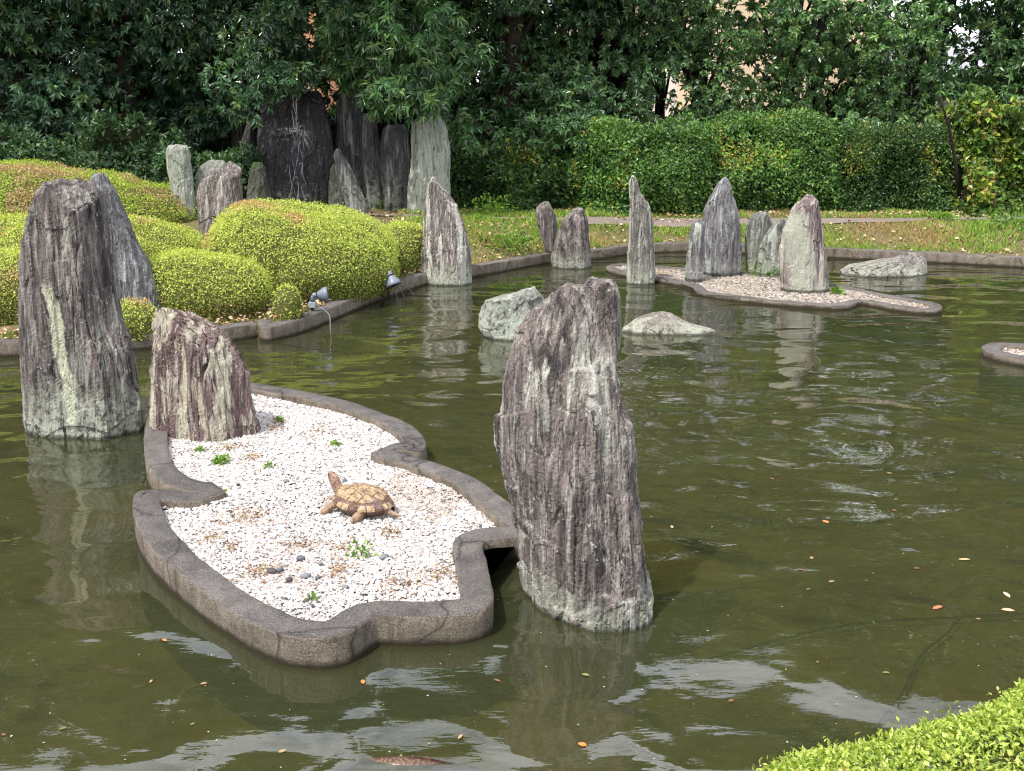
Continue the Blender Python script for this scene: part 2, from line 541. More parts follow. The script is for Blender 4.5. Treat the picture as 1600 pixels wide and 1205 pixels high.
M['cable_grey'] = plain('grey_cable', (0.22, 0.22, 0.22), 0.6, 0.3, 0.2, 30, 0.1, 0.001)
M['lamp_glass'] = plain('dark_lamp_glass', (0.05, 0.06, 0.07), 0.1, 0.6, 0.1, 30, 0.0, 0.001)

# ------------------------------------------------------------------ the pond, its banks, kerb and bed
bank_px = [(-420, 580), (-150, 566), (0, 559), (110, 555), (215, 548), (330, 539), (402, 528)]
bank2_px = [(404, 522), (405, 531), (412, 534), (428, 533), (464, 524), (509, 506), (569, 479), (628, 458), (672, 443), (740, 434), (800, 423),
            (862, 411), (939, 406), (979, 399), (1023, 396), (1074, 394), (1180, 397), (1295, 404), (1456, 411), (1600, 419), (1800, 434), (2300, 480)]
bank1 = np.array([on_z(*p)[:2] for p in bank_px])
bank2 = np.array([on_z(*p)[:2] for p in bank2_px])
NEAR_Y = 1.75
pond = [tuple(p) for p in np.vstack([bank1, bank2])] + [(14, 5), (9, NEAR_Y), (-9, NEAR_Y), (-10, 6)]
POND = np.array(pond)
def ground_z(x, y):
    x = np.asarray(x, float); y = np.asarray(y, float)
    d = dist_poly(x, y, POND)
    ins = in_poly(x, y, POND)
    z = 0.095+0.26*sstep(0.1, 1.25, d)*sstep(9, 12.5, y)
    z = z+0.28*np.exp(-(((x+5.2)/2.6)**2+((y-13.2)/1.8)**2))
    z = z+0.012*fbm(np.stack([x*2.2, y*2.2, 0*x], -1), 3, 5)
    return np.where(ins, -0.75, np.where(d < 0.095, -0.3, z))
def gz(x, y):
    return float(ground_z(np.array([x]), np.array([y]))[0])
def axis_lines(a, b, step, far):
    mid = np.arange(a, b+1e-6, step)
    o1 = b+np.geomspace(step*2, far, 26)
    o0 = a-np.geomspace(step*2, far, 26)[::-1]
    return np.concatenate([o0, mid, o1])
gx = axis_lines(-9, 10, 0.13, 900)
gy = axis_lines(0, 19, 0.13, 900)
GX, GY = np.meshgrid(gx, gy, indexing='ij')
GZ = ground_z(GX, GY)
nx, ny = GX.shape
I, J = np.meshgrid(np.arange(nx-1), np.arange(ny-1), indexing='ij')
q = np.stack([I*ny+J, (I+1)*ny+J, (I+1)*ny+J+1, I*ny+J+1], -1).reshape(-1, 4)
kind(mesh_np('ground', np.stack([GX, GY, GZ], -1).reshape(-1, 3), q, M['ground']), 'structure', 'brown soil of the banks around the pond')

def grid_sheet(name, x0, x1, y0, y1, zf, mat, n=60):
    X, Y = np.meshgrid(np.linspace(x0, x1, n), np.linspace(y0, y1, n), indexing='ij')
    Z = zf(X, Y)
    I, J = np.meshgrid(np.arange(n-1), np.arange(n-1), indexing='ij')
    q = np.stack([I*n+J, (I+1)*n+J, (I+1)*n+J+1, I*n+J+1], -1).reshape(-1, 4)
    return mesh_np(name, np.stack([X, Y, Z], -1).reshape(-1, 3), q, mat)
BED = -0.30
bed = kind(grid_sheet('pond_bed', -11, 15, 1.3, 15, lambda X, Y: BED+0.02*fbm(np.stack([X, Y, X*0], -1)*1.5, 3, 9), M['bed'], 80), 'structure', 'silty olive brown pond floor')
# the water sheet is a plain rectangle whose rim lies hidden under the banks
kind(mesh_np('water', np.array([(-10.5, 1.5, 0), (14.5, 1.5, 0), (14.5, 14.2, 0), (-10.5, 14.2, 0)]), np.array([[0, 1, 2, 3]]), M['water']), 'structure', 'still olive green pond water with soft ripples')

def kerb_prof(top, w):
    return [(0.0, -0.32), (0.0, 0.0), (0.0, top*0.5), (0.0, top-0.010), (0.003, top-0.003), (0.009, top), (w*0.33, top+0.001), (w*0.66, top+0.001), (w-0.008, top), (w-0.002, top-0.003), (w, top-0.012), (w, -0.05)]
for nm, line, lab in (('bank_kerb', bank1, 'grey concrete kerb behind the tall left stones'), ('bank_kerb', bank2, 'long curving grey concrete kerb along the far bank')):
    p = resample(chaikin(line, 2, False), 0.04, False)
    # travel runs left to right with land on the left
    V, q = sweep(p, kerb_prof(0.12, 0.125), False, 0.004, 4)
    kind(mesh_np(nm, V, q, M['kerb']), 'structure', lab)
# near bank edge under the camera
V, q = sweep(resample(np.array([(9, NEAR_Y), (-9, NEAR_Y)], float)[::-1][::-1], 0.1, False), kerb_prof(0.12, 0.125), False, 0.003, 6)
kind(mesh_np('bank_kerb', V, q, M['kerb']), 'structure', 'concrete kerb on the near bank')

# the path behind the far bank
def on_ground(px, py):
    z = 0.3
    for _ in range(12):
        p_ = on_z(px, py, z)
        z = 0.5*z+0.5*max(gz(p_[0], p_[1]), 0.095)
    return p_
pc = np.array([on_ground(px, py)[:2] for px, py in ((560, 336), (640, 339), (735, 342), (860, 345), (1000, 346), (1150, 347), (1300, 347), (1420, 346), (1600, 343), (1900, 338))])
pc = resample(chaikin(pc, 2, False), 0.1, False)
Vp = []
for d in np.linspace(-0.12, 0.16, 6):
    qd = offset(pc, d, False)
    Vp.append(np.column_stack([qd, ground_z(qd[:, 0], qd[:, 1])+0.016]))
Vp = np.stack(Vp, 1)
n_, m_ = Vp.shape[:2]
I, J = np.meshgrid(np.arange(n_-1), np.arange(m_-1), indexing='ij')
kind(mesh_np('path', Vp.reshape(-1, 3), np.stack([I*m_+J, (I+1)*m_+J, (I+1)*m_+J+1, I*m_+J+1], -1).reshape(-1, 4), M['path']), 'structure', 'narrow grey paved path in front of the hedge')
PATH = pc

# ------------------------------------------------------------------ standing stones
DEFPOLY = [(-1, -0.15), (-0.62, -0.85), (0.45, -1), (1, -0.35), (0.85, 0.6), (0.1, 1), (-0.75, 0.75)]
def stone(name, label, levels, D=None, base=None, bz=0.0, depth=0.4, poly=DEFPOLY, mat=None, seed=1, res=0.012, amp=1.0, taper=0.35, sink=0.35, cuts=11, ledges=(), shrink=0.97,
          group=None, cat='standing stone', slat=0.05, tilt=0.0, parent=None, topround=0.9, flat=False):
    lv = sorted(levels, key=lambda l: -l[0])                    # from the foot up
    if D is None:
        D = on_z((lv[0][1]+lv[0][2])/2, base if base else lv[0][0], bz)[1]
    Y0 = D+depth*0.5
    Z, XL, XR = [], [], []
    for py, xl, xr in lv:
        a = on_y(xl, py, Y0); b = on_y(xr, py, Y0)
        Z.append(a[2]); XL.append(a[0]); XR.append(b[0])
    Z = np.array(Z); XL = np.array(XL); XR = np.array(XR)
    XL, XR = (XL+XR)/2-(XR-XL)/2*shrink, (XL+XR)/2+(XR-XL)/2*shrink
    Z[0] = min(Z[0], bz)
    zb = bz-sink
    Z = np.concatenate([[zb], Z]); XL = np.concatenate([[XL[0]], XL]); XR = np.concatenate([[XR[0]], XR])
    H = Z[-1]-bz
    res = res*1.3
    nz_ = max(14, int((Z[-1]-zb)/res))
    zz = np.linspace(zb, Z[-1], nz_)
    xl = np.interp(zz, Z, XL); xr = np.interp(zz, Z, XR)
    # closed cross-section, corners slightly rounded
    P = np.array(poly, float)
    P = resample(chaikin(resample(P, 0.25), 2), 0.02)
    per = 2*((XR-XL).max()+depth)*0.85
    na = max(24, int(per/res))
    P = resample(P, 1e-9+np.linalg.norm(np.diff(np.vstack([P, P[:1]]), axis=0), axis=1).sum()/na)
    na = len(P)
    P[:, 0] = np.interp(P[:, 0], [P[:, 0].min(), P[:, 0].max()], [-1, 1])
    t = np.clip((zz-bz)/max(H, 1e-3), 0, 1)
    g = (1-taper*t)*np.sqrt(np.clip(1-np.clip((t-topround)/(1.001-topround), 0, 1)**2*0.8, 0.02, 1)) if topround < 1 else (1-taper*t)
    if flat:
        g = np.sqrt(np.clip(1-t**1.7, 0.004, 1))
    cx = (xl+xr)/2; hw = (xr-xl)/2
    V = np.zeros((nz_, na, 3))
    V[..., 0] = cx[:, None]+hw[:, None]*P[None, :, 0]
    V[..., 1] = Y0+g[:, None]*depth*0.5*P[None, :, 1]
    V[..., 2] = zz[:, None]
    # cap rings
    caps = []
    top = V[-1]
    c = top.mean(0)
    for k, f in enumerate((0.9, 0.72, 0.5, 0.28, 0.1)):
        r = c+(top-c)*f
        r[:, 2] += 0.012*min(1, hw[-1]*8)*(1-f)
        caps.append(r)
    V = np.concatenate([V, np.array(caps)], 0)
    nr = len(V)
    # flat breaks: planes that shear off corners and shoulders
    prng = np.random.default_rng(seed)
    Cc = V.reshape(-1, 3).mean(0)
    wmax = (XR-XL).max()
    for kk in range(cuts):
        az = prng.uniform(0, 2*np.pi); el = prng.uniform(-0.12, 0.75) if kk % 3 else prng.uniform(0.5, 1.1)
        nn = np.array([math.cos(az)*math.cos(el), math.sin(az)*math.cos(el), math.sin(el)])
        dd = (V-Cc)@nn
        cut = dd.max()-prng.uniform(0.012, 0.055)*min(wmax, 0.7)*(1.6 if abs(nn[1]) > 0.6 else 0.8)
        V = V-np.maximum(0, dd-cut)[..., None]*nn*0.92
    # outward directions
    ctr = V.mean(1, keepdims=True)
    Dn = V-ctr
    Dn[..., 0] /= np.maximum(hw.max(), .05); Dn[..., 1] /= depth*0.5
    Dn[..., 2] = 0
    Dn /= np.linalg.norm(Dn, axis=-1, keepdims=True)+1e-6
    org = np.array([(XL[1]+XR[1])/2, Y0, bz])
    L = V-org
    if tilt:
        Lt = L.copy()
        Lt[..., 0] = L[..., 0]*math.cos(tilt)-L[..., 2]*math.sin(tilt)
        Lt[..., 2] = L[..., 0]*math.sin(tilt)+L[..., 2]*math.cos(tilt)
    else:
        Lt = L
    s3 = np.array([1, 1, 0.22])
    size = max(0.42, min(1.0, (XR-XL).max()))
    disp = 0.030*size*fbm(Lt*np.array([5, 5, 1.6]), 4, seed)
    # splintered slats along the grain: stepped cells
    w = (Lt[..., 0]*1.0+Lt[..., 1]*0.55)/slat + 1.3*fbm(Lt*np.array([6, 6, 1.2]), 3, seed+20)
    zc = Lt[..., 2]*1.6 + 0.8*_h(np.floor(w).astype(np.int64), 0, 0, seed)+0.5*fbm(Lt*np.array([9, 9, 3]), 2, seed+5)
    cell = _h(np.floor(w).astype(np.int64), np.floor(zc).astype(np.int64), 0, seed+3)
    fr = w-np.floor(w)
    edge = np.minimum(fr, 1-fr)
    disp += 0.017*size*cell*np.clip(edge*14, 0, 1) - 0.014*size*np.clip(1-edge*11, 0, 1)
    fz = zc-np.floor(zc)
    disp -= 0.007*size*np.clip(1-np.minimum(fz, 1-fz)*22, 0, 1)
    # finer grain ridges and pits
    r2 = 1-np.abs(vnoise(Lt*np.array([34, 34, 4.2])+7, seed+8))*2
    disp += 0.006*size*r2 + 0.0035*vnoise(Lt*np.array([80, 80, 16]), seed+9) + 0.002*vnoise(Lt*120, seed+10)
    # block fractures
    bl = _h(np.floor(L[..., 0]*4.2+0.6*vnoise(L*5, seed+2)).astype(np.int64), np.floor(L[..., 1]*4).astype(np.int64), np.floor(L[..., 2]*2.3+0.5*vnoise(L*4, seed+4)).astype(np.int64), seed+11)
    disp += 0.012*size*bl
    for (lx0, lx1, ly, lamt, lslope) in ledges:                  # broken ledges: the rock below stands proud of the rock above
        zc0 = on_y((lx0+lx1)/2, ly, Y0)[2]-bz
        xa, xb = on_y(lx0, ly, Y0)[0]-org[0], on_y(lx1, ly, Y0)[0]-org[0]
        zl = zc0+lslope*(L[..., 0]-(xa+xb)/2)+0.02*vnoise(L*np.array([14, 14, 2]), seed+77)
        inx = sstep(xa-0.012, xa+0.012, L[..., 0])*(1-sstep(xb-0.012, xb+0.012, L[..., 0]))
        disp += (lamt/amp)*inx*(1-sstep(zl-0.008, zl+0.004, L[..., 2]))*(L[..., 1] < 0.02)
    fade = np.ones(nr)
    fade[-5:] = [0.9, 0.7, 0.5, 0.3, 0.1]
    V = V+amp*disp[..., None]*Dn*fade[:, None, None]
    topm = sstep(0.75, 1.0, np.concatenate([t, np.ones(5)]))
    V[..., 2] += amp*topm[:, None]*0.026*size*(fbm(L*np.array([13, 13, 3]), 3, seed+30)+0.4*r2-0.3)
    V = V-org
    Vf = V.reshape(-1, 3)
    i = np.arange(nr-1)[:, None]*na
    j = np.arange(na)[None]
    qd = np.stack([i+j, i+(j+1) % na, i+na+(j+1) % na, i+na+j], -1).reshape(-1, 4)
    last = (nr-1)*na
    Vf = np.vstack([Vf, V[-1].mean(0)])
    jj = np.arange(na)
    tr = np.stack([last+jj, last+(jj+1) % na, np.full(na, len(Vf)-1)], -1)
    o = mesh_np(name, Vf, [qd, tr], mat, parent, loc=tuple(org), smooth=False)
    tag(o, label, cat, group)
    return o

PURP = dict(a=(0.115, 0.091, 0.088), b=(0.24, 0.205, 0.19))
GREY = dict(a=(0.12, 0.115, 0.12), b=(0.22, 0.21, 0.215))
PALE = dict(a=(0.20, 0.215, 0.18), b=(0.33, 0.35, 0.30))
DARKW = dict(a=(0.012, 0.011, 0.014), b=(0.028, 0.026, 0.031))

stone('tall_standing_stone', 'tallest stone at the left, flat topped with a cream vein, standing in water',
      [(688, 56, 222), (670, 47, 224), (600, 40, 222), (540, 36, 214), (515, 36, 200), (500, 36, 193), (460, 35, 186), (420, 34, 182), (380, 36, 177), (340, 46, 172), (310, 58, 166), (290, 66, 156), (282, 72, 140)],
      depth=0.46, poly=[(-1, -0.1), (-0.8, -0.7), (0.5, -1), (1, -0.25), (0.85, 0.7), (0, 1), (-0.8, 0.7)], res=0.0062, seed=11, taper=0.25, topround=0.95, slat=0.085,
      mat=stone_mat('left_stone_rock', amt=0.45, dark=1.0, lich=0.95, lichz=0.40, seed=1.0, band=(-0.075, 0.038, 0.88, (0.56, 0.56, 0.42)), lcol=(0.46, 0.50, 0.39), **PURP))
stone('standing_stone', 'broad purple stone with cream flecks and sloping top, on the back of the gravel island',
      [(692, 240, 412), (660, 233, 405), (620, 232, 396), (580, 234, 388), (550, 236, 373), (530, 237, 360), (516, 237, 346), (503, 238, 326), (493, 238, 300), (486, 242, 275)],
      bz=0.075, depth=0.42, res=0.0062, seed=23, taper=0.35, slat=0.06, amp=1.25,
      poly=[(-1, 0), (-0.85, -0.6), (-0.1, -0.85), (0.3, -1), (1, -0.3), (0.8, 0.7), (0, 1), (-0.8, 0.7)],
      mat=stone_mat('island_stone_rock', amt=0.85, dark=0.3, lich=0.35, lichz=0.0, seed=2.2, streak=(0.55, 0.53, 0.40), a=(0.115, 0.070, 0.072), b=(0.22, 0.155, 0.145)))
stone('standing_stone', 'large leaning brown stone in the water just right of the near gravel island',
      [(988, 838, 1019), (960, 826, 1018), (920, 820, 1018), (880, 818, 1013), (840, 814, 1003), (800, 807, 999), (760, 794, 995), (720, 778, 993), (690, 770, 992), (650, 768, 987), (622, 775, 974), (580, 784, 970),
       (540, 796, 968), (510, 808, 968), (480, 828, 965), (460, 848, 962), (449, 872, 958), (443, 900, 954), (438, 922, 950), (435, 930, 947)],
      depth=0.62, poly=[(-1, 0.15), (-0.8, -0.35), (0.12, -1), (0.93, -0.78), (1, 0.2), (0.5, 1), (-0.5, 0.9)], res=0.0048, seed=37, taper=0.62, slat=0.042, amp=1.0, topround=0.55, cuts=4, shrink=0.945,
      ledges=((925, 1030, 888, 0.016, -0.06), (870, 928, 905, 0.012, 0.1), (770, 830, 640, 0.02, 0.3), (960, 1000, 640, 0.014, -0.2), (880, 930, 560, 0.014, 0.15)),
      mat=stone_mat('front_stone_rock', amt=0.5, dark=0.85, lich=0.8, lichz=0.18, seed=5.7, spots=0.55, a=(0.110, 0.088, 0.083), b=(0.255, 0.215, 0.198), streak=(0.52, 0.52, 0.46)))
stone('pointed_standing_stone', 'tall grey pointed stone standing on the bank right behind the tallest left stone',
      [(478, 172, 262), (450, 168, 252), (420, 165, 240), (390, 160, 224), (360, 155, 208), (330, 150, 193), (300, 143, 179), (285, 142, 168), (272, 147, 160)], bz=0.1, D=8.72, depth=0.45, cuts=5, seed=41, res=0.009, slat=0.05,
      mat=stone_mat('bank_grey_rock', amt=0.5, dark=0.3, lich=0.1, lichz=0.3, seed=4.0, tilt=0.12, fs=1.3, streak=(0.42, 0.45, 0.48), **GREY))
stone('standing_stone', 'pale green slab standing upright on the clipped hill, leaning left',
      [(322, 278, 306), (300, 268, 303), (280, 262, 301), (260, 259, 299), (240, 258, 297), (232, 259, 297), (226, 264, 291)], D=12.6, bz=0.45, depth=0.2, seed=43, res=0.014, sink=0.6, taper=0.1, topround=0.97,
      mat=stone_mat('pale_slab_rock', amt=0.4, dark=0.15, lich=0.5, lichz=1.2, seed=5.0, **PALE))
stone('standing_stone', 'rounded grey green stone half hidden behind the purple stone on the hill',
      [(345, 303, 362), (300, 303, 359), (272, 304, 357), (260, 310, 354), (249, 330, 350)], D=12.75, bz=0.4, depth=0.3, seed=47, res=0.014, sink=0.5,
      mat=stone_mat('hill_grey_rock', amt=0.3, dark=0.3, lich=0.5, lichz=1.2, seed=6.0, a=(0.11, 0.12, 0.10), b=(0.2, 0.21, 0.18)))
stone('standing_stone', 'purple stone with white flecks and slanted grain beside the largest clipped bush',
      [(366, 312, 388), (330, 308, 381), (300, 310, 378), (282, 316, 377), (266, 332, 376), (257, 350, 373), (252, 357, 366)], D=11.75, bz=0.3, depth=0.35, seed=53, res=0.011, sink=0.5, tilt=0.3,
      mat=stone_mat('hill_purple_rock', amt=0.55, dark=0.25, lich=0.1, lichz=0.3, seed=7.0, tilt=0.45, streak=(0.6, 0.56, 0.52), **PURP))
stone('pointed_standing_stone', 'pointed stone with flaring foot and pale veins at the kerb, right of the clipped bushes',
      [(447, 661, 738), (430, 655, 738), (400, 655, 738), (380, 659, 734), (360, 662, 729), (340, 663, 722), (320, 663, 713), (305, 663, 703), (290, 666, 690), (281, 671, 683), (275, 674, 679)], depth=0.42, seed=59, res=0.0085, tilt=-0.08, taper=0.5, slat=0.045,
      mat=stone_mat('kerb_stone_rock', amt=0.75, dark=0.35, lich=0.9, lichz=0.28, seed=8.0, tilt=-0.12, streak=(0.56, 0.55, 0.48), **PURP))
stone('standing_stone', 'small dark rounded stone on the grass behind the pair at the far kerb',
      [(392, 852, 873), (370, 843, 871), (350, 836, 871), (335, 834, 868), (322, 838, 862), (316, 845, 857)], bz=0.13, D=12.75, depth=0.25, seed=61, res=0.012,
      mat=stone_mat('far_small_rock', amt=0.4, fs=1.4, dark=0.7, lich=0.1, lichz=0.2, seed=9.0, **PURP))
stone('standing_stone', 'dark wedge shaped stone standing in the water at the far kerb',
      [(421, 864, 926), (400, 862, 927), (380, 866, 922), (360, 872, 918), (345, 878, 917), (335, 888, 913), (326, 899, 909)], depth=0.4, seed=67, res=0.011,
      mat=stone_mat('far_wedge_rock', amt=0.4, dark=0.95, lich=0.6, lichz=0.2, seed=10.0, **PURP))
stone('needle_stone', 'slender needle of grey stone at the left end of the far island',
      [(446, 980, 1022), (430, 979, 1024), (400, 980, 1023), (370, 981, 1021), (350, 982, 1020), (330, 983, 1017), (315, 983, 1010), (300, 982, 1001), (288, 982, 998), (279, 984, 994), (274, 986, 991)], depth=0.24, seed=71, res=0.009, slat=0.04,
      mat=stone_mat('needle_rock', amt=0.8, dark=0.35, lich=0.7, lichz=0.25, seed=11.0, a=(0.13, 0.115, 0.105), b=(0.26, 0.24, 0.215)))
stone('standing_stone', 'tallest grey stone with knob like head on the far island',
      [(430, 1098, 1158), (400, 1097, 1160), (370, 1096, 1160), (345, 1097, 1158), (330, 1098, 1155), (315, 1104, 1149), (305, 1110, 1145), (295, 1116, 1144), (285, 1122, 1142), (278, 1128, 1137)], bz=0.05, depth=0.34, seed=73, res=0.0095, slat=0.045,
      mat=stone_mat('far_grey_rock', amt=0.6, dark=0.25, lich=0.3, lichz=0.2, seed=12.0, streak=(0.45, 0.48, 0.5), **GREY))
stone('standing_stone', 'narrow grey slab leaning against the left side of the tallest far island stone',
      [(438, 1072, 1096), (400, 1073, 1099), (370, 1077, 1101), (350, 1080, 1102), (344, 1086, 1100)], bz=0.05, depth=0.2, seed=79, res=0.01, slat=0.04, taper=0.2,
      mat=stone_mat('far_slab_rock', amt=0.6, dark=0.4, lich=0.4, lichz=0.2, seed=13.0, **GREY))
stone('standing_stone', 'round shouldered grey stone at the back between the far island stones',
      [(416, 1165, 1203), (390, 1162, 1206), (370, 1163, 1207), (350, 1166, 1205), (338, 1173, 1201), (331, 1184, 1195)], D=11.75, bz=0.0, depth=0.3, seed=83, res=0.011,
      mat=stone_mat('far_round_rock', amt=0.5, dark=0.3, lich=0.5, lichz=0.5, seed=14.0, a=(0.12, 0.12, 0.11), b=(0.22, 0.22, 0.2)))
stone('standing_stone', 'slanting pale green stone with purple edge tucked behind the right stone of the far island',
      [(430, 1178, 1228), (400, 1184, 1230), (380, 1190, 1231), (360, 1199, 1232), (348, 1208, 1232), (342, 1217, 1230)], bz=0.05, depth=0.25, seed=89, res=0.011, tilt=-0.3,
      mat=stone_mat('far_slant_rock', amt=0.6, dark=0.2, lich=0.6, lichz=0.3, seed=15.0, tilt=-0.3, a=(0.13, 0.12, 0.11), b=(0.24, 0.25, 0.22)))
stone('standing_stone', 'rightmost stone on the far island, cream left side and dark purple right side',
      [(456, 1218, 1296), (440, 1216, 1298), (410, 1217, 1293), (380, 1219, 1288), (360, 1222, 1285), (345, 1230, 1282), (330, 1236, 1281), (321, 1241, 1278), (312, 1255, 1275), (305, 1261, 1268)], bz=0.05, depth=0.36, seed=97, res=0.009, slat=0.08, amp=0.8,
      poly=[(-1, 0), (-0.8, -0.6), (-0.05, -1), (0.8, -0.8), (1, 0), (0.6, 0.9), (-0.5, 1)],
      mat=stone_mat('far_right_rock', amt=0.65, dark=0.2, lich=0.7, lichz=0.12, seed=16.0, streak=(0.50, 0.48, 0.38), a=(0.12, 0.085, 0.09), b=(0.22, 0.17, 0.17), fs=0.7, band=(-0.15, 0.12, 0.75, (0.40, 0.40, 0.33))))
stone('flat_boulder', 'long low boulder lying in the water right of the far island',
      [(434, 1308, 1451), (425, 1307, 1452), (416, 1316, 1451), (409, 1355, 1447), (403, 1402, 1444), (398, 1422, 1438)], depth=0.5, seed=101, res=0.011, cat='boulder', flat=True, slat=0.12,
      mat=stone_mat('flat_far_rock', amt=0.5, dark=0.2, lich=0.6, lichz=0.2, seed=17.0, tilt=1.3, a=(0.16, 0.14, 0.13), b=(0.3, 0.27, 0.25)))
stone('boulder', 'squat pale green boulder with dark saddle shaped top in the water behind the front stone',
      [(533, 768, 842), (526, 754, 849), (512, 746, 853), (490, 746, 854), (476, 748, 853), (468, 750, 851), (462, 790, 848), (456, 808, 844), (451, 820, 838)], depth=0.4, seed=103, res=0.008, cat='boulder', slat=0.09, taper=0.15, topround=0.85,
      mat=stone_mat('squat_rock', amt=0.5, dark=0.35, lich=1.0, lichz=0.5, seed=18.0, fs=0.8, a=(0.11, 0.10, 0.095), b=(0.22, 0.22, 0.20), lcol=(0.40, 0.46, 0.38)))
stone('flat_boulder', 'low turtle backed boulder awash right of the front stone',
      [(525, 962, 1129), (519, 963, 1127), (514, 967, 1121), (510, 971, 1100), (506, 976, 1082), (501, 985, 1072), (495, 1000, 1062), (488, 1022, 1046)], depth=0.42, seed=107, res=0.008, cat='boulder', flat=True, slat=0.1, amp=0.45, cuts=3,
      mat=stone_mat('awash_rock', amt=0.5, dark=0.15, lich=0.8, lichz=0.18, seed=19.0, tilt=1.2, a=(0.15, 0.115, 0.10), b=(0.26, 0.215, 0.19)))

# stones of the waterfall
WM = stone_mat('wet_fall_rock', amt=0.25, dark=0.7, lich=0.15, lichz=0.6, seed=20.0, wet=0.5, fs=0.7, streak=(0.16, 0.17, 0.18), spots=0.1, **DARKW)
WM2 = stone_mat('fall_grey_rock', amt=0.55, dark=0.5, lich=0.3, lichz=0.8, seed=21.0, fs=0.7, streak=(0.26, 0.28, 0.27), a=(0.030, 0.028, 0.030), b=(0.075, 0.075, 0.078))
WM3 = stone_mat('fall_pale_rock', amt=0.35, dark=0.15, lich=0.5, lichz=1.5, seed=22.0, fs=0.6, **PALE)
WM4 = stone_mat('fall_mossy_rock', amt=0.3, dark=0.5, lich=0.2, lichz=0.6, seed=23.0, fs=0.7, moss=0.35, streak=(0.20, 0.20, 0.17), a=(0.03, 0.03, 0.024), b=(0.07, 0.07, 0.055))
wf = [('waterfall_rock', 'great dark wet rock face that the waterfall runs down', [(350, 394, 535), (300, 392, 530), (250, 395, 525), (200, 400, 520), (170, 410, 512), (150, 420, 505), (142, 434, 496)], 15.3, 0.8, WM, 0.1),
      ('waterfall_rock', 'low mossy rock left of the waterfall beside the purple hill stone', [(345, 384, 428), (300, 386, 424), (270, 391, 416), (254, 396, 410)], 14.5, 0.4, WM4, 0.2),
      ('waterfall_rock', 'tall narrow dark rock right behind the waterfall', [(330, 516, 585), (250, 519, 575), (180, 525, 568), (140, 530, 565), (130, 537, 556)], 15.7, 0.5, WM2, 0.05),
      ('waterfall_rock', 'grey slab leaning left against the dark rocks of the waterfall', [(348, 546, 583), (320, 538, 575), (290, 530, 562), (262, 524, 549), (242, 523, 536), (233, 525, 531)], 14.5, 0.35, WM2, -0.3),
      ('waterfall_rock', 'brownish squat rock at the foot of the leaning slab', [(350, 512, 556), (310, 512, 548), (275, 515, 538), (256, 520, 530)], 14.8, 0.4, WM4, -0.2),
      ('waterfall_rock', 'bluish grey pillar of rock right of the waterfall', [(330, 572, 606), (280, 566, 601), (240, 562, 596), (200, 562, 592), (178, 565, 584)], 15.3, 0.35, WM2, 0.0),
      ('waterfall_rock', 'dark stump shaped rock between the bluish pillar and the pale green stone', [(340, 600, 646), (280, 596, 643), (230, 594, 642), (205, 596, 640), (195, 602, 636)], 15.1, 0.4, WM2, 0.0),
      ('waterfall_rock', 'tall pale green stone at the right end of the waterfall rocks', [(345, 632, 702), (300, 638, 704), (260, 642, 705), (220, 643, 702), (195, 645, 697), (184, 651, 692), (179, 658, 686)], 14.5, 0.4, WM3, 0.0),
      ('waterfall_rock', 'dark rock at the far left of the waterfall under the leaves', [(320, 366, 408), (250, 372, 404), (205, 382, 401), (188, 387, 397)], 15.6, 0.5, WM, 0.0),
      ('waterfall_rock', 'small wet boulder at the foot of the waterfall', [(352, 470, 515), (338, 472, 512), (328, 480, 503)], 14.4, 0.3, WM4, 0.0)]
for k, (nm, lab, lv, D, dep, mt, ti) in enumerate(wf):
    stone(nm, lab, lv, D=D, bz=0.3, depth=dep, mat=mt, seed=120+k*3, res=0.018, sink=0.6, group='rocks of the waterfall', cat='rock', tilt=ti, slat=0.09)

# ------------------------------------------------------------------ islands
def island(outline_px, top, bedz, width, name, label):
    pts = np.array([on_z(px, py, top)[:2] for px, py in outline_px])
    area = 0.5*np.sum(pts[:, 0]*np.roll(pts[:, 1], -1)-np.roll(pts[:, 0], -1)*pts[:, 1])
    if area < 0:
        pts = pts[::-1]                                          # inside on the left
    p = resample(chaikin(pts, 2), 0.018)
    c = p.mean(0)
    root = empty(name, (c[0], c[1], 0), label, 'island')
    V, q = sweep(p, kerb_prof(top, width), True, 0.0055, 8)
    mesh_np('kerb', V-np.array([c[0], c[1], 0]), q, M['kerb'], root)
    inner = offset(p, width*0.85)
    b = mesh_np('gravel_bed', np.column_stack([inner-c, np.full(len(inner), bedz)]), np.arange(len(inner))[None, :], M['gravel_bed'], root, smooth=False)
    return root, p, offset(p, width)
# icosahedron-based pebble
_t = (1+5**.5)/2
ICO = np.array([(-1, _t, 0), (1, _t, 0), (-1, -_t, 0), (1, -_t, 0), (0, -1, _t), (0, 1, _t), (0, -1, -_t), (0, 1, -_t), (_t, 0, -1), (_t, 0, 1), (-_t, 0, -1), (-_t, 0, 1)])/math.sqrt(1+_t*_t)
ICOF = np.array([(0, 11, 5), (0, 5, 1), (0, 1, 7), (0, 7, 10), (0, 10, 11), (1, 5, 9), (5, 11, 4), (11, 10, 2), (10, 7, 6), (7, 1, 8), (3, 9, 4), (3, 4, 2), (3, 2, 6), (3, 6, 8), (3, 8, 9), (4, 9, 5), (2, 4, 11), (6, 2, 10), (8, 6, 7), (9, 8, 1)])
OCT = np.array([(1, .15, .3), (-.15, 1, -.25), (-1, -.1, .25), (.1, -1, -.2), (.15, .1, 1), (-.1, -.1, -1)])
OCTF = np.array([(0, 1, 4), (1, 2, 4), (2, 3, 4), (3, 0, 4), (1, 0, 5), (2, 1, 5), (3, 2, 5), (0, 3, 5)])
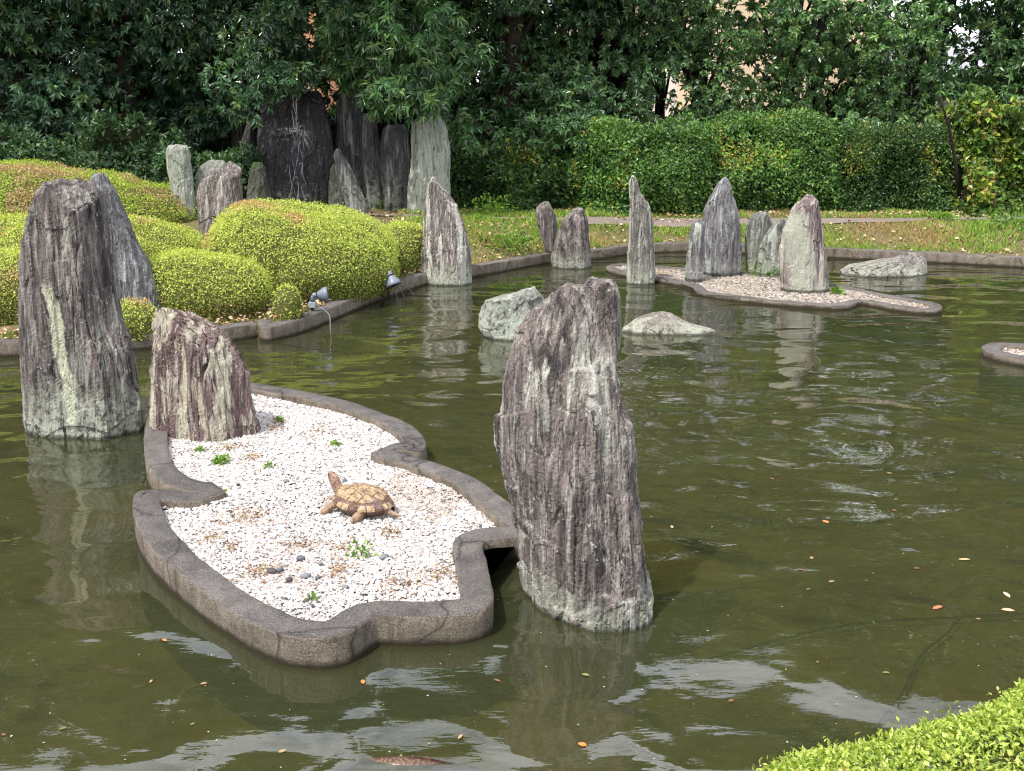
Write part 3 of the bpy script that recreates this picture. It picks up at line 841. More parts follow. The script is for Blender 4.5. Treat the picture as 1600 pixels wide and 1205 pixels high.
def pebbles(P, size, col, name, mat, parent=None, org=(0, 0, 0), flatz=0.7):
    n = len(P)
    sc = size[:, None]*np.column_stack([rng.uniform(.75, 1.3, n), rng.uniform(.75, 1.3, n), np.full(n, flatz)*rng.uniform(.7, 1.2, n)])
    a = rng.uniform(0, 2*np.pi, n)
    V = OCT[None]*(1+0.25*rng.uniform(-1, 1, (n, 6, 1)))*sc[:, None]*1.15
    ca, sa = np.cos(a)[:, None], np.sin(a)[:, None]
    V = np.stack([V[..., 0]*ca-V[..., 1]*sa, V[..., 0]*sa+V[..., 1]*ca, V[..., 2]], -1)+(P-np.array(org))[:, None]
    F = (OCTF[None]+np.arange(n)[:, None, None]*6).reshape(-1, 3)
    return mesh_np(name, V.reshape(-1, 3), F, mat, parent, smooth=False, col=np.repeat(col, 6, 0))
def fill(poly, n):
    lo, hi = poly.min(0), poly.max(0)
    P = rng.uniform(lo, hi, (int(n), 2))
    return P[in_poly(P[:, 0], P[:, 1], poly)]
def gravel(root, inner, bedz, density, size, cols, dirt=0.0):
    a = abs(0.5*np.sum(inner[:, 0]*np.roll(inner[:, 1], -1)-np.roll(inner[:, 0], -1)*inner[:, 1]))
    lo, hi = inner.min(0), inner.max(0)
    P = fill(inner, density*(hi-lo).prod())
    n = len(P)
    z = bedz+0.006*fbm(np.column_stack([P*4, 0*P[:, 0]]), 2, 3)+rng.uniform(-0.002, 0.006, n)
    sz = size*rng.lognormal(0, 0.25, n)
    cols = np.array(cols)
    ci = rng.choice(len(cols), n, p=[0.42, 0.31, 0.17, 0.07, 0.03])
    c = cols[ci]*rng.uniform(0.82, 1.12, (n, 1))
    d = fbm(np.column_stack([P*2.6, 0*P[:, 0]+4]), 4, 17)+0.35*fbm(np.column_stack([P*14, 0*P[:, 0]]), 2, 18)
    f = sstep(0.62, 1.05, d)[:, None]*dirt*rng.uniform(0.2, 0.9, (n, 1))
    c = c*(1-f)+f*np.array([0.24, 0.155, 0.085])
    P3 = np.column_stack([P, z])
    o = pebbles(P3, sz, np.clip(c, 0, .95), 'gravel', M['pebble'], root, org=tuple(root.location))
    o['kind'] = 'stuff'
    return a

isl_px = [(228, 655), (223, 690), (226, 718), (240, 743), (262, 758), (290, 765), (318, 767), (296, 769), (262, 766), (230, 765), (211, 767), (206, 779), (208, 803), (219, 836), (260, 880), (316, 925), (378, 966), (430, 990), (469, 996), (512, 998),
          (550, 988), (574, 968), (592, 960), (634, 963), (696, 963), (748, 956), (769, 944), (772, 932), (767, 896), (758, 866), (752, 846), (764, 841), (800, 839), (836, 838), (846, 830), (838, 815), (818, 803), (795, 783), (750, 750), (700, 728),
          (650, 713), (606, 702), (635, 705), (658, 705), (667, 698), (664, 680), (634, 658), (586, 639), (539, 624), (461, 608), (399, 598), (340, 594), (285, 600), (245, 622)]
ISL, isl_out, isl_in = island(isl_px, 0.118, 0.072, 0.125, 'gravel_island', 'near island of white gravel edged by a lobed concrete kerb')
WHITE = [(0.575, 0.545, 0.53), (0.475, 0.445, 0.43), (0.38, 0.34, 0.32), (0.36, 0.33, 0.32), (0.12, 0.12, 0.13)]
gravel(ISL, isl_in, 0.076, 14500, 0.0062, WHITE, 0.6)
far_px = [(942, 417), (965, 425), (1000, 431), (1028, 435), (1060, 441), (1082, 446), (1088, 456), (1140, 463), (1226, 473), (1301, 478), (1332, 477), (1341, 470), (1360, 471), (1399, 480), (1456, 486), (1474, 482), (1470, 474), (1427, 467), (1380, 459), (1327, 447),
          (1290, 441), (1212, 431), (1165, 425), (1100, 420), (1050, 417), (1000, 413), (960, 411)]
FAR, far_out, far_in = island(far_px, 0.046, 0.022, 0.11, 'gravel_island', 'far low island of pinkish gravel carrying the group of standing stones')
gravel(FAR, far_in, 0.026, 3200, 0.010, [(0.31, 0.27, 0.235), (0.26, 0.22, 0.185), (0.40, 0.365, 0.33), (0.16, 0.125, 0.1), (0.10, 0.09, 0.08)], 0.8)
tip_px = [(1533, 544), (1545, 551), (1600, 562), (1720, 580), (1800, 575), (1790, 556), (1700, 545), (1600, 537), (1552, 534), (1537, 538)]
TIP, tip_out, tip_in = island(tip_px, 0.06, 0.03, 0.13, 'gravel_island', 'rounded kerb tip of a third island at the right edge')
gravel(TIP, tip_in, 0.035, 2600, 0.011, [(0.55, 0.47, 0.43), (0.45, 0.38, 0.33), (0.36, 0.3, 0.25), (0.2, 0.16, 0.13), (0.12, 0.11, 0.1)], 0.5)
# loose dark stones between the white ones
dk = [on_z(px, py, 0.084) for px, py in ((445, 935), (452, 905), (478, 900), (497, 902), (480, 940), (500, 880), (437, 890), (425, 893), (540, 918), (470, 872), (372, 757), (447, 752), (538, 752), (555, 657), (590, 668), (520, 770), (360, 800), (600, 870), (430, 655))]
for k, p in enumerate(dk):
    pv = ICO*(1+0.12*rng.uniform(-1, 1, (12, 1)))*(0.011+0.009*((k*7) % 5)/4)*np.array([1.25, 0.9, 0.62])
    pc_ = np.tile(np.array([(0.10, 0.11, 0.13), (0.07, 0.06, 0.06), (0.16, 0.17, 0.19)][k % 3]), (12, 1))
    o = mesh_np('dark_pebble', pv, ICOF, M['pebble'], loc=tuple(p), smooth=True, col=pc_)
    o.rotation_euler.z = k*1.7
    tag(o, 'small dark pebble lying among the white gravel', 'pebble', 'dark pebbles on the near island')

# ------------------------------------------------------------------ leaves
LA = (np.array([(0, 0, 0), (-1, .45, .10), (0, 1, -.06), (1, .45, .10)]), np.array([(0, 2, 1), (0, 3, 2)]))
LB = (np.array([(0, 0, 0), (0, .5, .05), (0, 1, -.10), (-1, .42, .13), (1, .42, .13)]), np.array([(0, 1, 3), (0, 4, 1), (1, 2, 3), (1, 4, 2)]))
LC = (np.array([(0, 0, 0), (0, .5, .04), (0, 1, -.05), (-.8, .3, .10), (.8, .3, .10), (-.85, .68, .08), (.85, .68, .08)]), np.array([(0, 1, 3), (0, 4, 1), (3, 1, 5), (1, 4, 6), (1, 2, 5), (1, 6, 2)]))
def unit(v):
    return v/(np.linalg.norm(v, axis=-1, keepdims=True)+1e-9)
def leaf_mesh(name, P, D, Nn, Ls, Ws, col, mat, tmpl=LA, parent=None, org=(0, 0, 0)):
    D = unit(D)
    S = unit(np.cross(D, Nn))
    Nn = np.cross(S, D)
    T, F = tmpl
    k = len(T)
    n = len(P)
    V = (P-np.array(org))[:, None]+T[None, :, 1, None]*(Ls[:, None]*D)[:, None]+T[None, :, 0, None]*(Ws[:, None]*S)[:, None]+T[None, :, 2, None]*(Ls[:, None]*Nn)[:, None]
    FF = (F[None]+np.arange(n)[:, None, None]*k).reshape(-1, 3)
    return mesh_np(name, V.reshape(-1, 3), FF, mat, parent, smooth=False, col=np.repeat(np.clip(col, 0, 1), k, 0))
def pick(cols, n, p=None, jit=0.2):
    cols = np.array(cols)
    c = cols[rng.choice(len(cols), n, p=p)]
    return c*rng.uniform(1-jit, 1+jit, (n, 1))

# ------------------------------------------------------------------ clipped azalea mounds
def mound(name, label, xl, xr, ytop, Yc, dep, tilt=0.0, base=None, dens=8000, pw=2.6, leaf=0.0185, rot=0.0, group='clipped azalea mounds', tmpl=LA, pal=None, brown=0.35, world=None, hump=0.0):
    if world:
        cx, Yc, hw, dep, z0, zt = world
    else:
        a = on_y(xl, ytop, Yc); b = on_y(xr, ytop, Yc)
        cx, hw, zt = (a[0]+b[0])/2, (b[0]-a[0])/2, a[2]
        z0 = base if base is not None else 0.08
    H = zt-z0
    root = empty(name, (cx, Yc, z0), label, 'bush', group)
    sd = sum(map(ord, label)) % 1000
    cr, sr = math.cos(rot), math.sin(rot)
    def surf(u, v):
        """u,v in the unit superdisc (r<=1 top, r 1..1.6 wall) -> local xyz"""
        r = np.hypot(u, v)+1e-9
        rr = np.minimum(r, 1.0)
        prof = (1-rr**pw)**(1/2.0)
        z = H*(0.42+0.58*prof)
        wall = np.clip(r-1, 0, 0.6)/0.6
        z = np.where(r > 1, H*0.42*(1-wall*1.05), z)
        k = np.where(r > 1, (1.0-0.07*wall**2)/r, 1.0)
        x = u*k*hw; y = v*k*dep
        X = x*cr-y*sr; Y = x*sr+y*cr
        z = z*(1-tilt*X/hw)+hump*np.exp(-(u/.35)**2-(v/.5)**2)
        nz = fbm(np.stack([X*2.1, Y*2.1, z*2.1], -1)+sd, 3, 21)
        L = np.stack([X*(1+0.05*nz), Y*(1+0.05*nz), z+(0.02 if cx > 0 else 0.045)*nz*(H/0.6)], -1)
        return L
    # inner twig mass
    nr, na = 22, 56
    rr = np.linspace(0.02, 1.58, nr)
    th = np.linspace(0, 2*np.pi, na, endpoint=False)
    Rr, Th = np.meshgrid(rr, th, indexing='ij')
    Lc = surf(Rr*np.cos(Th), Rr*np.sin(Th))
    Lc = Lc*np.array([0.955, 0.955, 0.95])-np.array([0, 0, 0.012])
    i = np.arange(nr-1)[:, None]*na
    j = np.arange(na)[None]
    q = np.stack([i+j, i+(j+1) % na, i+na+(j+1) % na, i+na+j], -1).reshape(-1, 4)
    mesh_np('twigs', Lc.reshape(-1, 3), q, M['azalea_twig'], root)
    area = math.pi*hw*dep*1.15+math.pi*(hw+dep)*H*0.55
    n = int(area*dens)
    ftop = (math.pi*hw*dep*1.15)/area
    isw = rng.random(n) > ftop
    r = np.where(isw, 1+0.6*rng.random(n), np.sqrt(rng.random(n)))
    edge_ = (~isw) & (rng.random(n) < 0.30)
    r = np.where(edge_, 1-0.16*rng.random(n)**2.2, r)
    a = rng.uniform(0, 2*np.pi, n)
    u, v = r*np.cos(a), r*np.sin(a)
    P = surf(u, v)
    e = 0.02
    A_ = surf(u+e, v)-P; B_ = surf(u, v+e)-P
    nrm = unit(np.cross(A_, B_))
    nrm[nrm[:, 2] < -0.2] *= -1
    out = unit(np.column_stack([P[:, 0]/hw**2, P[:, 1]/dep**2, np.full(n, 0.2)]))
    nrm = np.where(isw[:, None], unit(nrm+0.6*out), nrm)
    dirn = unit(nrm*rng.uniform(0.0, 0.9, (n, 1))+rng.normal(0, 0.7, (n, 3)))
    P = P+nrm*rng.uniform(-0.026, 0.014, (n, 1))+nrm*((rng.random((n, 1)) < 0.03)*rng.uniform(0.01, 0.035, (n, 1)))
    up = unit(nrm+rng.normal(0, 0.35, (n, 3))+np.array([0, 0, 0.3]))
    pal = pal or [(0.50, 0.54, 0.125), (0.41, 0.47, 0.10), (0.66, 0.65, 0.24), (0.26, 0.36, 0.06), (0.60, 0.44, 0.22), (0.38, 0.20, 0.12)]
    c = pick(pal[:4], n, [0.42, 0.30, 0.16, 0.12])
    bn = fbm(np.column_stack([P[:, :2]*2.3, P[:, 2]*2.3])+sd+50, 3, 33)+0.28*rng.uniform(-1, 1, n)
    bm_ = bn > (0.92-brown)
    c[bm_] = pick(pal[4:], int(bm_.sum()), [0.6, 0.4])
    # shade painted into the flank leaves, darker so neighbouring mounds stand apart
    flank_shade = isw & (rng.random(n) < 0.65)
    c[flank_shade] = pick([(0.14, 0.20, 0.035), (0.20, 0.26, 0.05), (0.26, 0.18, 0.08)], int(flank_shade.sum()))
    L = leaf*rng.uniform(0.7, 1.35, n)
    keep = (P[:, 2] > -0.01) & ((P[:, 1] < dep*0.55) | (rng.random(n) < 0.25))          # the sheltered rear is thin
    if world and cx > 0:
        keep = (P[:, 2] > -0.01) & ((P[:, 1] > -0.3) | (rng.random(n) < 0.15)) & ((P[:, 0] < 0.1) | (rng.random(n) < 0.25))
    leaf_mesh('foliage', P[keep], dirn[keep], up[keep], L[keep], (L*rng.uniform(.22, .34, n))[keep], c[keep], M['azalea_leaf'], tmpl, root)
    return root
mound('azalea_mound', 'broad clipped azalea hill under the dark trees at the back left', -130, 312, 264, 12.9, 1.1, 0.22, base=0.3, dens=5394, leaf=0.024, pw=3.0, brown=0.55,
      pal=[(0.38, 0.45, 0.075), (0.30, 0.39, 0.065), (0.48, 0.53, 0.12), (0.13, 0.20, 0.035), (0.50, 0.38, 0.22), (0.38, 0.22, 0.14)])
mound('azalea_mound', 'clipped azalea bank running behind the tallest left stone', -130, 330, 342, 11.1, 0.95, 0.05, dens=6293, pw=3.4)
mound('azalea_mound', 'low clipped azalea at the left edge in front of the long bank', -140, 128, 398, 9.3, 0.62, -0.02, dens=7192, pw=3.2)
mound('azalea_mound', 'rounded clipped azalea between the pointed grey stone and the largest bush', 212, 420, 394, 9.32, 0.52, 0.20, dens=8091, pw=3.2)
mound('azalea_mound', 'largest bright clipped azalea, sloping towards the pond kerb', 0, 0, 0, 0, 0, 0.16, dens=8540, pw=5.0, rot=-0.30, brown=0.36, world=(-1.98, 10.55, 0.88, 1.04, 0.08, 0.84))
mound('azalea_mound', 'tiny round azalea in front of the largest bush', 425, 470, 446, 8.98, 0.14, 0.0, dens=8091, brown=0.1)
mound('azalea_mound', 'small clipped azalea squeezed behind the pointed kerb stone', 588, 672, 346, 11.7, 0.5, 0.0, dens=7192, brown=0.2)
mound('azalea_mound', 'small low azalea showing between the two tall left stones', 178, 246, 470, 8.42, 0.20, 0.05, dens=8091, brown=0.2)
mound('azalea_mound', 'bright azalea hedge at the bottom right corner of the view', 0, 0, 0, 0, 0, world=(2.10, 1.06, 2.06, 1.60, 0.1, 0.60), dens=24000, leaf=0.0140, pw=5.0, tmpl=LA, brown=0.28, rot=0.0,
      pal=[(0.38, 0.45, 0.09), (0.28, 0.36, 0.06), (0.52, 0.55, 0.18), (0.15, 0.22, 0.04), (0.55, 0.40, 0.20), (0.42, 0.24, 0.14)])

# ------------------------------------------------------------------ hedges and shrubs under the trees
def shrub(name, label, xl, xr, ytop, Y, dep, z0, n, leaf, pal, pp, lump=0.16, top_noise=0.25, group=None, cat='hedge', wide=0.24, yellow=0.0, xt=None):
    a = on_y(xl, ytop, Y); b = on_y(xr, ytop, Y)
    cx, hw, zt = (a[0]+b[0])/2, (b[0]-a[0])/2, a[2]
    root = empty(name, (cx, Y, z0), label, cat, group)
    H = zt-z0
    sd = sum(map(ord, label)) % 999
    def shell(s, v, kind_):
        # s in -1..1 along, v in 0..1: kind 0 front face (v height), 1 top (v depth)
        x = s*hw
        tn = top_noise*fbm(np.stack([x*0.9, 0*x, 0*x], -1)+sd, 3, 40)-0.22*np.abs(s)**8
        h = H*(1+tn)
        y = np.where(kind_ == 0, -dep*0.5+0.20*v**3*dep, -dep*0.3+v*dep*0.8)
        z = np.where(kind_ == 0, h*v*0.96, h*(0.96+0.06*np.sin(v*3.1)))
        lum = lump*fbm(np.stack([x*1.9, y*1.9, z*1.9], -1)+sd, 4, 41)
        y = y-lum+0.35*np.abs(s)**8
        z = z+np.where(kind_ == 1, lum*0.8, 0)
        # ends
        xx = x+0.15*lum
        return np.stack([xx, y, z], -1)
    # core
    m1, m2 = 40, 14
    S_, V_ = np.meshgrid(np.linspace(-0.98, 0.98, m1), np.linspace(0, 1, m2), indexing='ij')
    F0 = shell(S_, V_, np.zeros_like(S_))+np.array([0, 0.16, 0])
    F1 = shell(S_, V_, np.ones_like(S_))+np.array([0, 0.10, -0.14])
    Vc = np.concatenate([F0, F1], 1)
    mm = m2*2
    I, J = np.meshgrid(np.arange(m1-1), np.arange(mm-1), indexing='ij')
    q = np.stack([I*mm+J, (I+1)*mm+J, (I+1)*mm+J+1, I*mm+J+1], -1).reshape(-1, 4)
    mesh_np('twigs', Vc.reshape(-1, 3), q, M['twig'], root)
    k = (rng.random(n) < 0.28).astype(float)
    s = rng.uniform(-1, 1, n); v = rng.random(n)
    P = shell(s, v, k)
    nr = np.where(k[:, None] > 0, np.array([0, -0.3, 1.0]), np.array([0, -1.0, 0.25]))
    P = P+unit(nr)*rng.uniform(-0.16, 0.05, (n, 1))+rng.normal(0, 0.015, (n, 3))
    dirn = unit(nr*0.7+rng.normal(0, 0.7, (n, 3))+np.array([0, 0, -0.1]))
    up = unit(nr+rng.normal(0, 0.55, (n, 3))+np.array([0, -0.2, 0.7]))
    c = pick(pal, n, pp, 0.3)
    br = fbm(np.stack([P[:, 0]*2.5, P[:, 1]*2.5, P[:, 2]*2.5], -1)+sd, 3, 45)
    c = c*(1+0.35*br)[:, None]
    if yellow:
        ym = (br+0.6*rng.uniform(-1, 1, n)) > (1.0-yellow)
        c[ym] = pick([(0.32, 0.34, 0.05), (0.20, 0.30, 0.04), (0.36, 0.26, 0.09)], int(ym.sum()))
    L = leaf*rng.uniform(0.65, 1.35, n)
    leaf_mesh('foliage', P, dirn, up, L, L*wide*rng.uniform(.8, 1.3, n), c, M['hedge_leaf'], LA, root)
    return root
GRN = [(0.085, 0.18, 0.040), (0.12, 0.24, 0.05), (0.05, 0.115, 0.032), (0.18, 0.30, 0.065)]
DGR = [(0.045, 0.095, 0.042), (0.062, 0.13, 0.048), (0.032, 0.07, 0.032), (0.09, 0.16, 0.055)]
P4 = [0.35, 0.3, 0.2, 0.15]
shrub('clipped_hedge', 'green hedge behind the needle stone, left of the yellowish hedge', 900, 1135, 200, 15.35, 1.0, 0.3, 20000, 0.055, GRN, P4, yellow=0.1, top_noise=0.11)
shrub('clipped_hedge', 'hedge with yellowing leaves behind the far island stones', 1100, 1330, 196, 15.40, 1.0, 0.3, 20000, 0.05, GRN, P4, yellow=0.25, top_noise=0.11)
shrub('clipped_hedge', 'dense dark green hedge right of the far island stones', 1295, 1510, 200, 15.38, 1.0, 0.3, 20000, 0.045, [(0.04, 0.10, 0.025), (0.06, 0.13, 0.03), (0.03, 0.07, 0.02), (0.09, 0.15, 0.035)], P4, yellow=0.2, top_noise=0.11)
shrub('laurel_shrub', 'laurel shrub with large yellow green leaves at the right edge', 1490, 1740, 195, 15.2, 1.1, 0.3, 12000, 0.085, [(0.09, 0.17, 0.03), (0.13, 0.22, 0.04), (0.05, 0.10, 0.025), (0.22, 0.28, 0.05)], P4, yellow=0.45, cat='shrub', lump=0.3)
shrub('laurel_shrub', 'leafy dark shrub behind the grass between the pale green stone and the hedge', 690, 925, 222, 15.6, 1.2, 0.3, 18000, 0.07, [(0.04, 0.09, 0.024), (0.055, 0.12, 0.028), (0.03, 0.065, 0.02), (0.10, 0.18, 0.035)], P4, cat='shrub', lump=0.32, yellow=0.1)
shrub('evergreen_shrub', 'dark low shrubs under the trees behind the azalea hill', -180, 260, 205, 15.6, 1.4, 0.3, 20000, 0.08, DGR, P4, cat='shrub', lump=0.4, top_noise=0.35)
shrub('evergreen_shrub', 'dark shrub between the hill stones and the waterfall', 240, 400, 230, 15.2, 0.9, 0.3, 9000, 0.075, DGR, P4, cat='shrub', lump=0.35, top_noise=0.3)

shrub('evergreen_shrub', 'dark thicket behind the left trees, seen between their trunks', -260, 960, 120, 21.5, 1.2, 0.2, 16000, 0.17, DGR, P4, cat='shrub', lump=0.5, top_noise=0.3)
# ------------------------------------------------------------------ trees
GAPS = [(487, 40, 12, 40, .95), (522, 128, 10, 14, .95), (640, 168, 10, 12, .9), (1040, 150, 26, 40, .88), (928, 78, 13, 28, .85), (1068, 140, 14, 30, .8), (1165, 135, 22, 36, .55), (1200, 118, 18, 50, .5), (1262, 150, 18, 34, .6), (1300, 150, 10, 30, .6), (1422, 130, 13, 32, .75),
        (1490, 170, 34, 20, .88), (1520, 75, 28, 34, .65), (1262, 12, 11, 14, .9), (1495, 60, 22, 26, .6), (1330, -20, 30, 26, .8), (1240, -35, 36, 26, .85), (1430, -45, 60, 40, .85), (1150, -20, 26, 40, .8), (1180, 10, 26, 24, .6), (1340, 55, 22, 26, .5), (1400, 0, 30, 30, .6), (1500, -30, 50, 40, .7), (1180, -60, 50, 40, .7), (1320, -60, 40, 30, .7), (1060, -50, 40, 40, .6), (92, 100, 18, 12, .6), (280, 40, 12, 12, .5), (965, 110, 20, 56, .7), (470, 245, 80, 100, .98), (560, 265, 60, 98, .97), (630, 262, 74, 60, .97)]
def gap_keep(P):
    px, py = to_px(P)
    k = np.ones(len(P), bool)
    for gx_, gy_, rx, ry, pr in GAPS:
        ins = ((px-gx_)/rx)**2+((py-gy_)/ry)**2 < 1
        k &= ~(ins & (rng.random(len(P)) < pr))
    return k
DK = [(0.048, 0.106, 0.053), (0.066, 0.138, 0.062), (0.036, 0.082, 0.043), (0.102, 0.180, 0.078)]
MD = [(0.066, 0.144, 0.053), (0.090, 0.186, 0.066), (0.050, 0.108, 0.043), (0.132, 0.228, 0.084)]
LT = [(0.090, 0.180, 0.060), (0.126, 0.240, 0.074), (0.066, 0.132, 0.048), (0.180, 0.288, 0.096)]
trees = [  # trunk px, Y, palette, leaf length, leaf width ratio, droop, trunk radius, label
    (-170, 17.6, DK, .12, .19, .3, .17, 'dark evergreen standing just beyond the left edge'),
    (40, 17.2, DK, .12, .19, .3, .15, 'dark evergreen with broad leaves in the upper left corner'),
    (215, 17.4, DK, .12, .19, .35, .16, 'dark evergreen above the azalea hill'),
    (372, 17.6, DK, .11, .18, .3, .15, 'dark evergreen hanging over the left side of the waterfall'),
    (585, 18.2, MD, .14, .13, .9, .16, 'evergreen with long narrow drooping leaves over the pale green waterfall stone'),
    (800, 17.2, MD, .11, .20, .4, .17, 'bushy broad leaved evergreen between the waterfall and the thick bare trunk'),
    (965, 18.8, MD, .10, .20, .3, .24, 'evergreen with the thickest bare trunk behind the hedge'),
    (1042, 19.2, LT, .09, .22, .3, .09, 'slim dark trunked tree just right of the thickest trunk'),
    (1098, 18.8, LT, .09, .22, .3, .15, 'forked tree in front of the pale building gap'),
    (1206, 18.6, LT, .09, .22, .3, .12, 'leaning tree in front of the beige building'),
    (1272, 18.9, LT, .09, .22, .3, .11, 'second tree in front of the beige building'),
    (1448, 18.0, MD, .11, .20, .5, .15, 'tree with drooping sprays of leaves right of the beige building'),
    (1545, 18.6, LT, .11, .20, .4, .14, 'light leaved tree at the upper right corner'),
    (1760, 17.8, MD, .11, .20, .4, .16, 'evergreen standing just beyond the right edge')]
rng = np.random.default_rng(29)
clumps = [[] for _ in trees]
tx = np.array([on_y(t[0], 150, t[1])[0] for t in trees])
def low_limit(px):
    return np.interp(px, [-200, 330, 372, 402, 412, 540, 565, 600, 690, 712, 900, 935, 1600, 1800], [235, 235, 225, 165, 132, 128, 150, 178, 178, 232, 232, 222, 226, 226])
# visible lower crown: front layer and back layer
for layer, (ya, yb, npts, r0, r1) in enumerate(((16.3, 17.9, 165, 0.40, 0.74), (18.6, 20.6, 170, 0.5, 0.8))):
    got = 0
    placed = []
    tries = 0
    while got < npts and tries < 40000:
        tries += 1
        px = rng.uniform(-230, 1830); py = rng.uniform(-90, 240)
        if py > low_limit(px)-(25 if layer == 0 else 0):
            continue
        Y = rng.uniform(ya, yb)
        bad = False
        for g in GAPS:
            if ((px-g[0])/(g[2]*1.1+16))**2+((py-g[1])/(g[3]*1.1+16))**2 < 1 and g[4] > 0.85 and rng.random() < 0.85:
                bad = True
        if bad:
            continue
        if any((px-a_)**2+((py-b_)*1.25)**2 < (58 if layer == 0 else 45)**2 for a_, b_ in placed):
            continue
        placed.append((px, py))
        c = on_y(px, py, Y)
        if layer == 1 and px > 930 and rng.random() < 0.22:
            got += 1
            continue
        r = rng.uniform(r0, r1)
        i = int(np.argmin(np.abs(tx-c[0])+rng.uniform(0, .3, len(tx))))
        clumps[i].append((c, r, layer))
        got += 1
# low sprays that hang over the top of the hedge
for px_, py_ in ((700, 190), (745, 215), (800, 225), (850, 210), (905, 205), (940, 222), (985, 205), (1060, 208), (1105, 200), (1150, 206), (1235, 204), (1300, 208), (1345, 196), (1390, 210), (1430, 205), (1470, 216), (1530, 190), (1580, 205)):
    c = on_y(px_, py_, rng.uniform(15.25, 15.8))
    clumps[int(np.argmin(np.abs(tx-c[0])))].append((c, rng.uniform(.2, .36), 0))
# boughs that hang over the waterfall
for i, lst in ((3, ((415, 70, 15.6, .5), (450, 95, 15.0, .42), (425, 125, 15.0, .34), (468, 118, 14.9, .26), (440, 50, 15.2, .5), (505, 70, 15.4, .34), (385, 120, 15.0, .5), (395, 165, 14.9, .36), (500, 20, 15.2, .4), (470, 5, 15, .4))),
               (4, ((600, 70, 14.6, .42), (640, 95, 14.3, .38), (680, 130, 14.2, .34), (625, 140, 14.1, .32), (660, 165, 13.9, .27), (590, 160, 14.3, .24), (700, 90, 14.6, .42), (560, 100, 15.0, .36), (570, 40, 14.8, .5), (530, 55, 15.2, .40), (545, 120, 15.3, .25), (640, 30, 14.4, .5)))):
    for px_, py_, Y_, r_ in lst:
        clumps[i].append((on_y(px_, py_, Y_), r_, 0))
    for k in range(7):                                           # and the canopy that shades it from above
        Y_ = rng.uniform(13.6, 15.6)
        clumps[i].append((np.array([on_y(rng.uniform(380, 680), 0, Y_)[0], Y_, rng.uniform(3.9, 5.2)]), rng.uniform(.7, .95), 2))
for i, t in enumerate(trees):                                    # upper crown, above the frame
    for k in range(13 if 7 <= i <= 12 else 19):
        z = rng.uniform(4.8 if 7 <= i <= 12 else 4.0, 8.75 if i < 6 else 9.1)
        spread = 2.1*(1-((z-5.2)/6.0)**2)
        x = tx[i]+rng.uniform(-1, 1)*spread*0.75
        y = t[1]-0.2+rng.uniform(-0.95, 0.9)*spread
        r = rng.uniform(0.7, 1.15)
        z = max(z, CAM_H+0.088*y+r*0.75)
        clumps[i].append((np.array([x, y, z]), r, 2))
